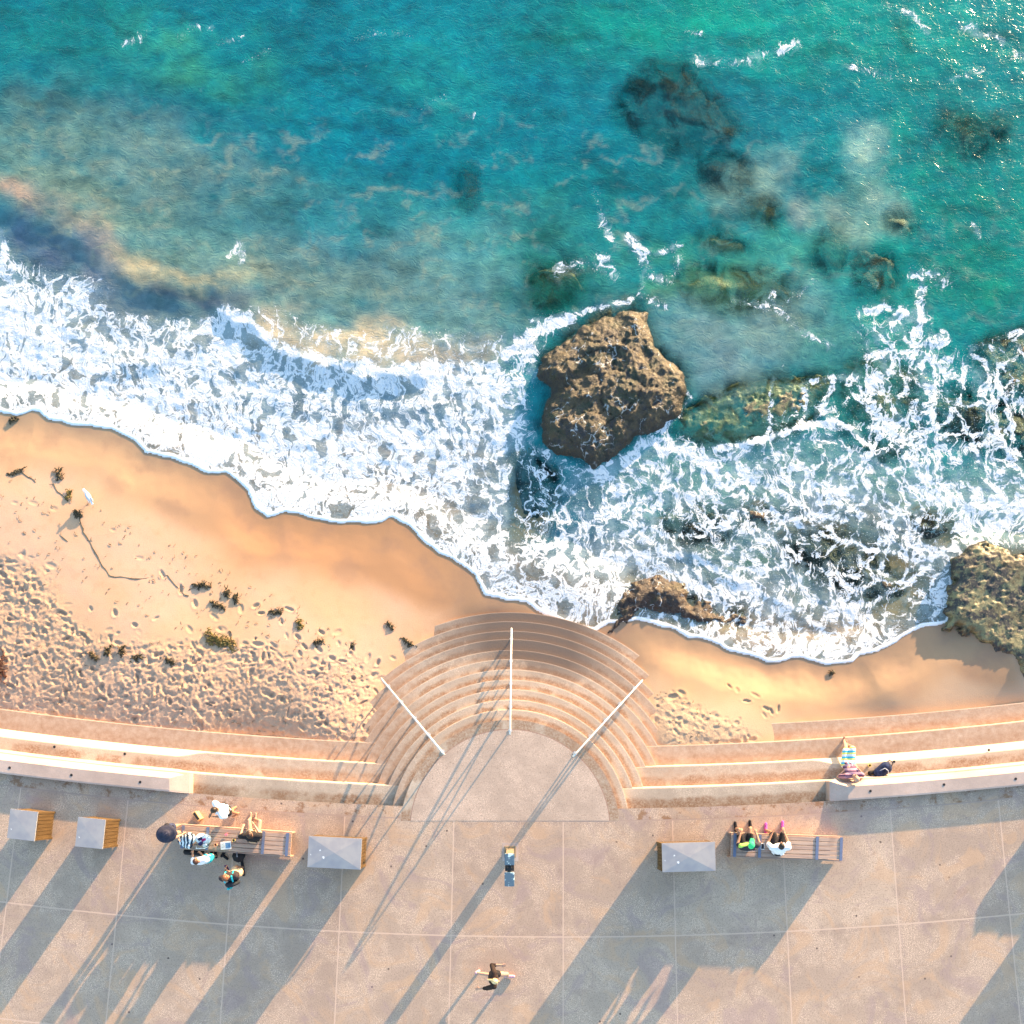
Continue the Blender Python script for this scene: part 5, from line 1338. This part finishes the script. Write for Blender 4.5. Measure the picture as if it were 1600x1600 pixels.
# 6 runner
d = person('blonde person in black clothes and pink shoes running across the empty promenade', P(770, 1527, .72), P(772, 1531, 1.22), (1, -.02, 0),
    [P(783, 1508, 1.05), P(748, 1545, .80)], [P(793, 1525, 0), P(745, 1519, .14)], skin=SKIN2, hair=(.62, .46, .24), hairlen=0.0, hair_tail=(-.20, .02, -.12), top=cloth('black_long_top', (.03, .02, .018)), sleeve=1.35, bottoms=black, leglen=.30, shoes=cloth('pale_pink_shoe', (.5, .3, .38), .5, 60),
    footdir=[(1, 0, .1), (.35, .05, -1)], kpole=(1, 0, .1), wide=.95, epole=(-.3, 0, -1))
# 7 reclining man on the right terrace
stripe = M('striped_shorts', .85, .2); sx_ = stripe.node('ShaderNodeSeparateXYZ', {0: stripe.co}, 1)
wv = stripe.math('FRACT', stripe.math('MULTIPLY', sx_, 6.5)); sc_ = stripe.mix(stripe.rng(wv, .30, .34, 0, 1, False), (.05, .42, .62), (.75, .75, .72))
sc_ = stripe.mix(stripe.rng(wv, .70, .74, 0, 1, False), sc_, (.72, .70, .14)); stripe.color(sc_); stripe = stripe.mat
purp = M('striped_purple_top', .85, .2); s1 = purp.node('ShaderNodeSeparateXYZ', {0: purp.co}, 1)
purp.color(purp.mix(purp.rng(purp.math('FRACT', purp.math('MULTIPLY', s1, 9)), .4, .5, 0, 1, False), (.10, .05, .10), (.32, .20, .28))); purp = purp.mat
d = person('person in purple top and striped pale shorts reclining against the right seat wall', P(1325, 1194, -.46), P(1336, 1217, .02), (-.15, .55, 1),
    [P(1321, 1203, -.26), P(1340, 1200, -.28)], [P(1317, 1157, -.95), P(1320, 1163, -.93)], skin=SKIN2, hairlen=0, hair=(.42, .26, .18), top=purp, sleeve=.7, bottoms=stripe, leglen=.9, shoes=None, look=(-.1, .6, 1), kpole=(0, 0, 1),
    footdir=[(-.1, .6, .8), (-.1, .6, .8)], epole=(0, -.6, -.4), wide=1.05)
# 8 and 9 on the right bench
d = person('person in bright green cap and black T-shirt seated on the right bench', P(1166, 1322, .53), P(1171, 1322, 1.03), (-.1, 1, 0),
    [P(1157, 1303, .66), P(1182, 1303, .66)], [P(1149, 1295, 0), P(1172, 1293, 0)], hairlen=-1, top=cloth('black_tee', (.035, .035, .045)), sleeve=.7, bottoms=None, shoes=black, cap=cloth('green_cap', (.05, .62, .22), .06), look=(.2, 1, -.35), wide=1.08)
B = Blob(); B.cap(d['pelvis'] - d['up'] * .02, d['pelvis'] + d['up'] * .08, .165, .155, d['rt'], .76)
for i in (0, 1): B.cap(d['pelvis'] + d['rt'] * (.085 if i else -.085), (d['pelvis'] + d['rt'] * (.085 if i else -.085)).lerp(d['kn'][i], .6), .106, .09)
B.out('shorts', black, d['root'], .011)
# the small unreadable white print on the back: three short rows of marks
mb = MB(); rs = random.Random(4)
for row, (u0, wd_, hgt) in enumerate(((.115, .10, .014), (.145, .30, .030), (.185, .12, .020))):
    x = -wd_ / 2
    while x < wd_ / 2:
        l = rs.uniform(.008, .016); mb.box((x + .05, -u0 + rs.uniform(-.002, .002), 0), l, hgt * rs.uniform(.7, 1), .004); x += l + .006
o = mb.build('back_print', whitec, d['root'])
Mx = Matrix((d['rt'], d['up'], -d['fr'])).transposed().to_4x4(); Mx.translation = d['neck'] - d['fr'] * .128
o.matrix_local = Mx
# green shoulder panel
B = Blob(); B.cap(d['sh'][0] + d['fr'] * .01, d['sh'][0].lerp(d['sh'][1], .45) + d['fr'] * .02 , .080, .074); B.out('collar', cloth('lime_cloth', (.38, .62, .12)), d['root'], .011)
d = person('person in white T-shirt and black shorts leaning forward on the right bench', P(1216, 1329, .53), P(1219, 1324, 1.02), (.0, 1, -.1),
    [P(1206, 1303, .68), P(1226, 1302, .68)], [P(1196, 1297, 0), P(1222, 1294, 0)], hairlen=0, hair=(.012, .01, .01), top=whitec, sleeve=.75, bottoms=black, leglen=.95, shoes=pink, look=(.1, 1, -.5), wide=1.15)

# ------------------------------------------------------------ belongings
def bag(name, label, cat, px, py, z, parts, mat, vox=.012, kids=()):
    o0 = P(px, py, z); B = Blob()
    for a, b, ra, rb, fl in parts: B.cap(a, b, ra, rb, (1, 0, 0), fl)
    o = B.out(name, mat, None, vox); o.location = o0; tag(o, label, cat)
    for nm, mt, pr, r in kids: k = MB(); k.tube(pr, r, 7); k.build(nm, mt, o, smooth=True)
    return o
st2 = M('striped_towel', .85, .2); ww = st2.noise(3, 3, col=True); aa = st2.vmath('ADD', st2.co, st2.vmath('SCALE', ww, None, .25))
yy_ = st2.node('ShaderNodeSeparateXYZ', {0: aa}, 0); st2.color(st2.mix(st2.rng(st2.math('FRACT', st2.math('MULTIPLY', yy_, 11)), .45, .5, 0, 1, False), (.02, .04, .07), (.62, .70, .74))); st2 = st2.mat
bag('tote_bag', 'black and white striped tote bag slumped beside the hat wearer on the left bench', 'bag', 291, 1313, .58, [((-.08, 0, 0), (.10, .05, .02), .15, .16, .8), ((0, -.10, .02), (.08, -.12, .02), .10, .10, .8)], st2, kids=[('handle', black, [(-.12, .05, .10), (-.06, .14, .26), (.06, .18, .24), (.12, .12, .10)], .012)])
clr = plain('clear_plastic', (.55, .66, .72), .25, .5, 0, .25, 20)
o = bag('shopping_bag', 'pale blue-white plastic shopping bag of clothes next to the striped tote', 'bag', 318, 1315, .60, [((-.08, -.10, 0), (.08, -.10, 0), .15, .15, 1.0), ((-.08, .08, -.02), (.06, .06, 0), .14, .14, .9)], clr,
    kids=[('handle', clr, [(-.16, -.12, .06), (-.12, -.16, .22), (.10, -.16, .22), (.14, -.12, .06)], .010)])
for c_, (x, y) in (((.03, .03, .10), (-.06, -.06)), ((.35, .03, .15), (.02, .03)), ((.7, .7, .72), (.05, -.10)), ((.02, .03, .08), (-.07, .06))):
    B = Blob(); B.cap((x, y, .10), (x + .05, y + .03, .12), .05, .04, (1, 0, 0), .7); B.out('folded_clothes', cloth('garment', c_), o, .010)
kraft = plain('kraft_paper', (.55, .36, .17), .8, .2, 0, .15)
mb = MB(); a = math.radians(-55)
mb.hexa([(-.11, -.07, 0), (.11, -.07, 0), (.11, .07, 0), (-.11, .07, 0)], [(-.13, -.05, .22), (.13, -.05, .23), (.13, .05, .23), (-.13, .05, .22)])
o = mb.build('paper_bag', kraft, bevel=.006); o.location = P(311, 1275, 0); o.rotation_euler = (0, 0, a); tag(o, 'open brown paper bag standing on the promenade beyond the left bench', 'bag')
k = MB(); k.box((0, 0, .205), .20, .06, .03); k.build('opening_shade', m_dark, o)  # dark slab standing in for the shaded inside of the bag
def cup(px, py, z, label, c=(.72, .55, .22), group='cups on the left bench', name='cup'):
    o0 = P(px, py, z + .08); m = MB(); n = 16
    for i in range(n):
        a = 2 * math.pi * i / n; m.v += [(.030 * math.cos(a), .030 * math.sin(a), 0), (.042 * math.cos(a), .042 * math.sin(a), .10), (.034 * math.cos(a), .034 * math.sin(a), .10), (.026 * math.cos(a), .026 * math.sin(a), .03)]
    for i in range(n):
        j = (i + 1) % n
        for q in range(3): m.f.append((i * 4 + q, j * 4 + q, j * 4 + q + 1, i * 4 + q + 1)); m.m.append(0)
    m.f.append(tuple(i * 4 + 3 for i in range(n))); m.m.append(0); m.f.append(tuple(i * 4 for i in reversed(range(n)))); m.m.append(0)
    o = m.build(name, plain('card_cup', c, .6), smooth=False); o.location = (o0.x, o0.y, z)
    k = MB(); k.tube([(0, 0, .04), (0, 0, .075)], .033, 12); k.build('drink', plain('dark_drink', (.12, .05, .02), .2), o)
    tag(o, label, 'cup', group)
cup(365, 1313, .462, 'yellow-rimmed paper cup right of the white magazine on the left bench')
cup(337, 1320, .462, 'orange paper cup between shopping bag and white magazine', (.7, .35, .2))
cup(1359, 1196, -.60, 'yellow cup on the terrace beside the navy backpack', (.75, .6, .15), 'cups on the terrace')
def flat(name, label, cat, px, py, z, sx, sy, sz, rot, c, inner=None):
    o0 = P(px, py, z); m = MB(); m.box((0, 0, 0), sx, sy, sz); o = m.build(name, plain(name + '_cover', c, .5), bevel=.003); o.location = o0; o.rotation_euler = (0, 0, rot); tag(o, label, cat)
    if inner:
        for (x, y, w, h, cc) in inner: k = MB(); k.box((x, y, sz - .001), w, h, .003); k.build('picture' if name == 'magazine' else 'screen', plain('inner', cc, .4), o)
    return o
flat('magazine', 'white-framed magazine with a blue picture lying on the left bench', 'magazine', 353, 1321, .463, .27, .20, .008, .08, (.7, .7, .7), [(.05, 0, .12, .13, (.10, .22, .38)), (-.07, 0, .08, .12, (.45, .5, .52))])
flat('phone', 'white-edged black phone lying between the two people on the right bench', 'phone', 1191.5, 1322.5, .463, .09, .16, .009, -.05, (.75, .75, .75), [(0, 0, .07, .13, (.02, .02, .03))])
flat('snack_packet', 'small pink packet on the left bench above the magazine', 'packet', 353.5, 1304, .463, .07, .05, .03, .5, (.75, .2, .28))
bag('handbag', 'black handbag lying under the bench edge by the boy in teal shorts', 'bag', 303, 1331, .10, [((-.2, -.0, 0), (.18, -.02, 0), .08, .09, .9)], black)
# folded black umbrella stood on the ground by the bench: small round canopy
m = MB(); n = 8; top = (0, 0, .42)
vs = [top] + [(.17 * math.cos(2 * math.pi * i / n), .17 * math.sin(2 * math.pi * i / n), .33) for i in range(n)] + [(.10 * math.cos(2 * math.pi * i / n), .10 * math.sin(2 * math.pi * i / n), .02) for i in range(n)]
m.add(vs, [(0, 1 + i, 1 + (i + 1) % n) for i in range(n)] + [(1 + i, 9 + i, 9 + (i + 1) % n, 1 + (i + 1) % n) for i in range(n)] + [tuple(9 + i for i in reversed(range(n)))])
o = m.build('drum_bag', black, bevel=.012); o.location = P(371, 1338, .40) * 1.0; o.location.z = 0; tag(o, 'black eight-sided drum-shaped bag on the ground below the left bench', 'bag')
k = MB(); k.tube([(0, 0, .41), (0, .02, .45), (0, .10, .44), (0, .16, .40)], .01, 6); k.ell((0, 0, .43), .022, .022, .01, n=5); k.build('handle', greyc, o)
def sandal(px, py, rot, label):
    o0 = P(px, py, 0); B = Blob(); B.cap((0, -.09, .015), (0, .10, .015), .035, .045, (1, 0, 0), .35); o = B.out('flip_flop', black, None, .007); o.location = o0; o.rotation_euler = (0, 0, rot)
    k = MB(); k.tube([(-.035, 0, .02), (0, .05, .045), (.035, 0, .02)], .007, 6); k.build('thong', black, o)
    tag(o, label, 'sandal', 'black flip-flops by the left bench')
sandal(349, 1334, -.6, 'black flip-flop lying nearest the left bench, left of the drum-shaped bag'); sandal(352, 1339, .9, 'black flip-flop a little further inland, left of the drum-shaped bag')
bag('rucksack', 'navy rucksack with pale piping lying on the terrace beside the reclining person', 'backpack', 1379, 1203, -.48, [((-.10, -.08, 0), (.08, .06, .02), .15, .17, .8), ((.05, .10, 0), (.12, .16, .02), .09, .07, .8)], cloth('rucksack_navy', (.02, .03, .075), .5, 10),
    kids=[('strap', plain('piping', (.45, .5, .6)), [(-.12, -.02, .13), (0, .04, .17), (.08, -.02, .17), (.12, -.12, .12)], .010), ('strap', black, [(.06, .16, .05), (.16, .26, .05), (.26, .20, .03), (.22, .08, .04), (.12, .06, .06)], .014)])
bag('camera_case', 'small black camera case left of the navy rucksack on the terrace', 'case', 1362, 1208, -.54, [((-.05, 0, 0), (.05, .02, 0), .06, .06, .9)], black, .010, kids=[('strap', black, [(-.05, -.03, .05), (-.02, -.12, .02), (.06, -.10, .02), (.06, -.02, .05)], .008)])
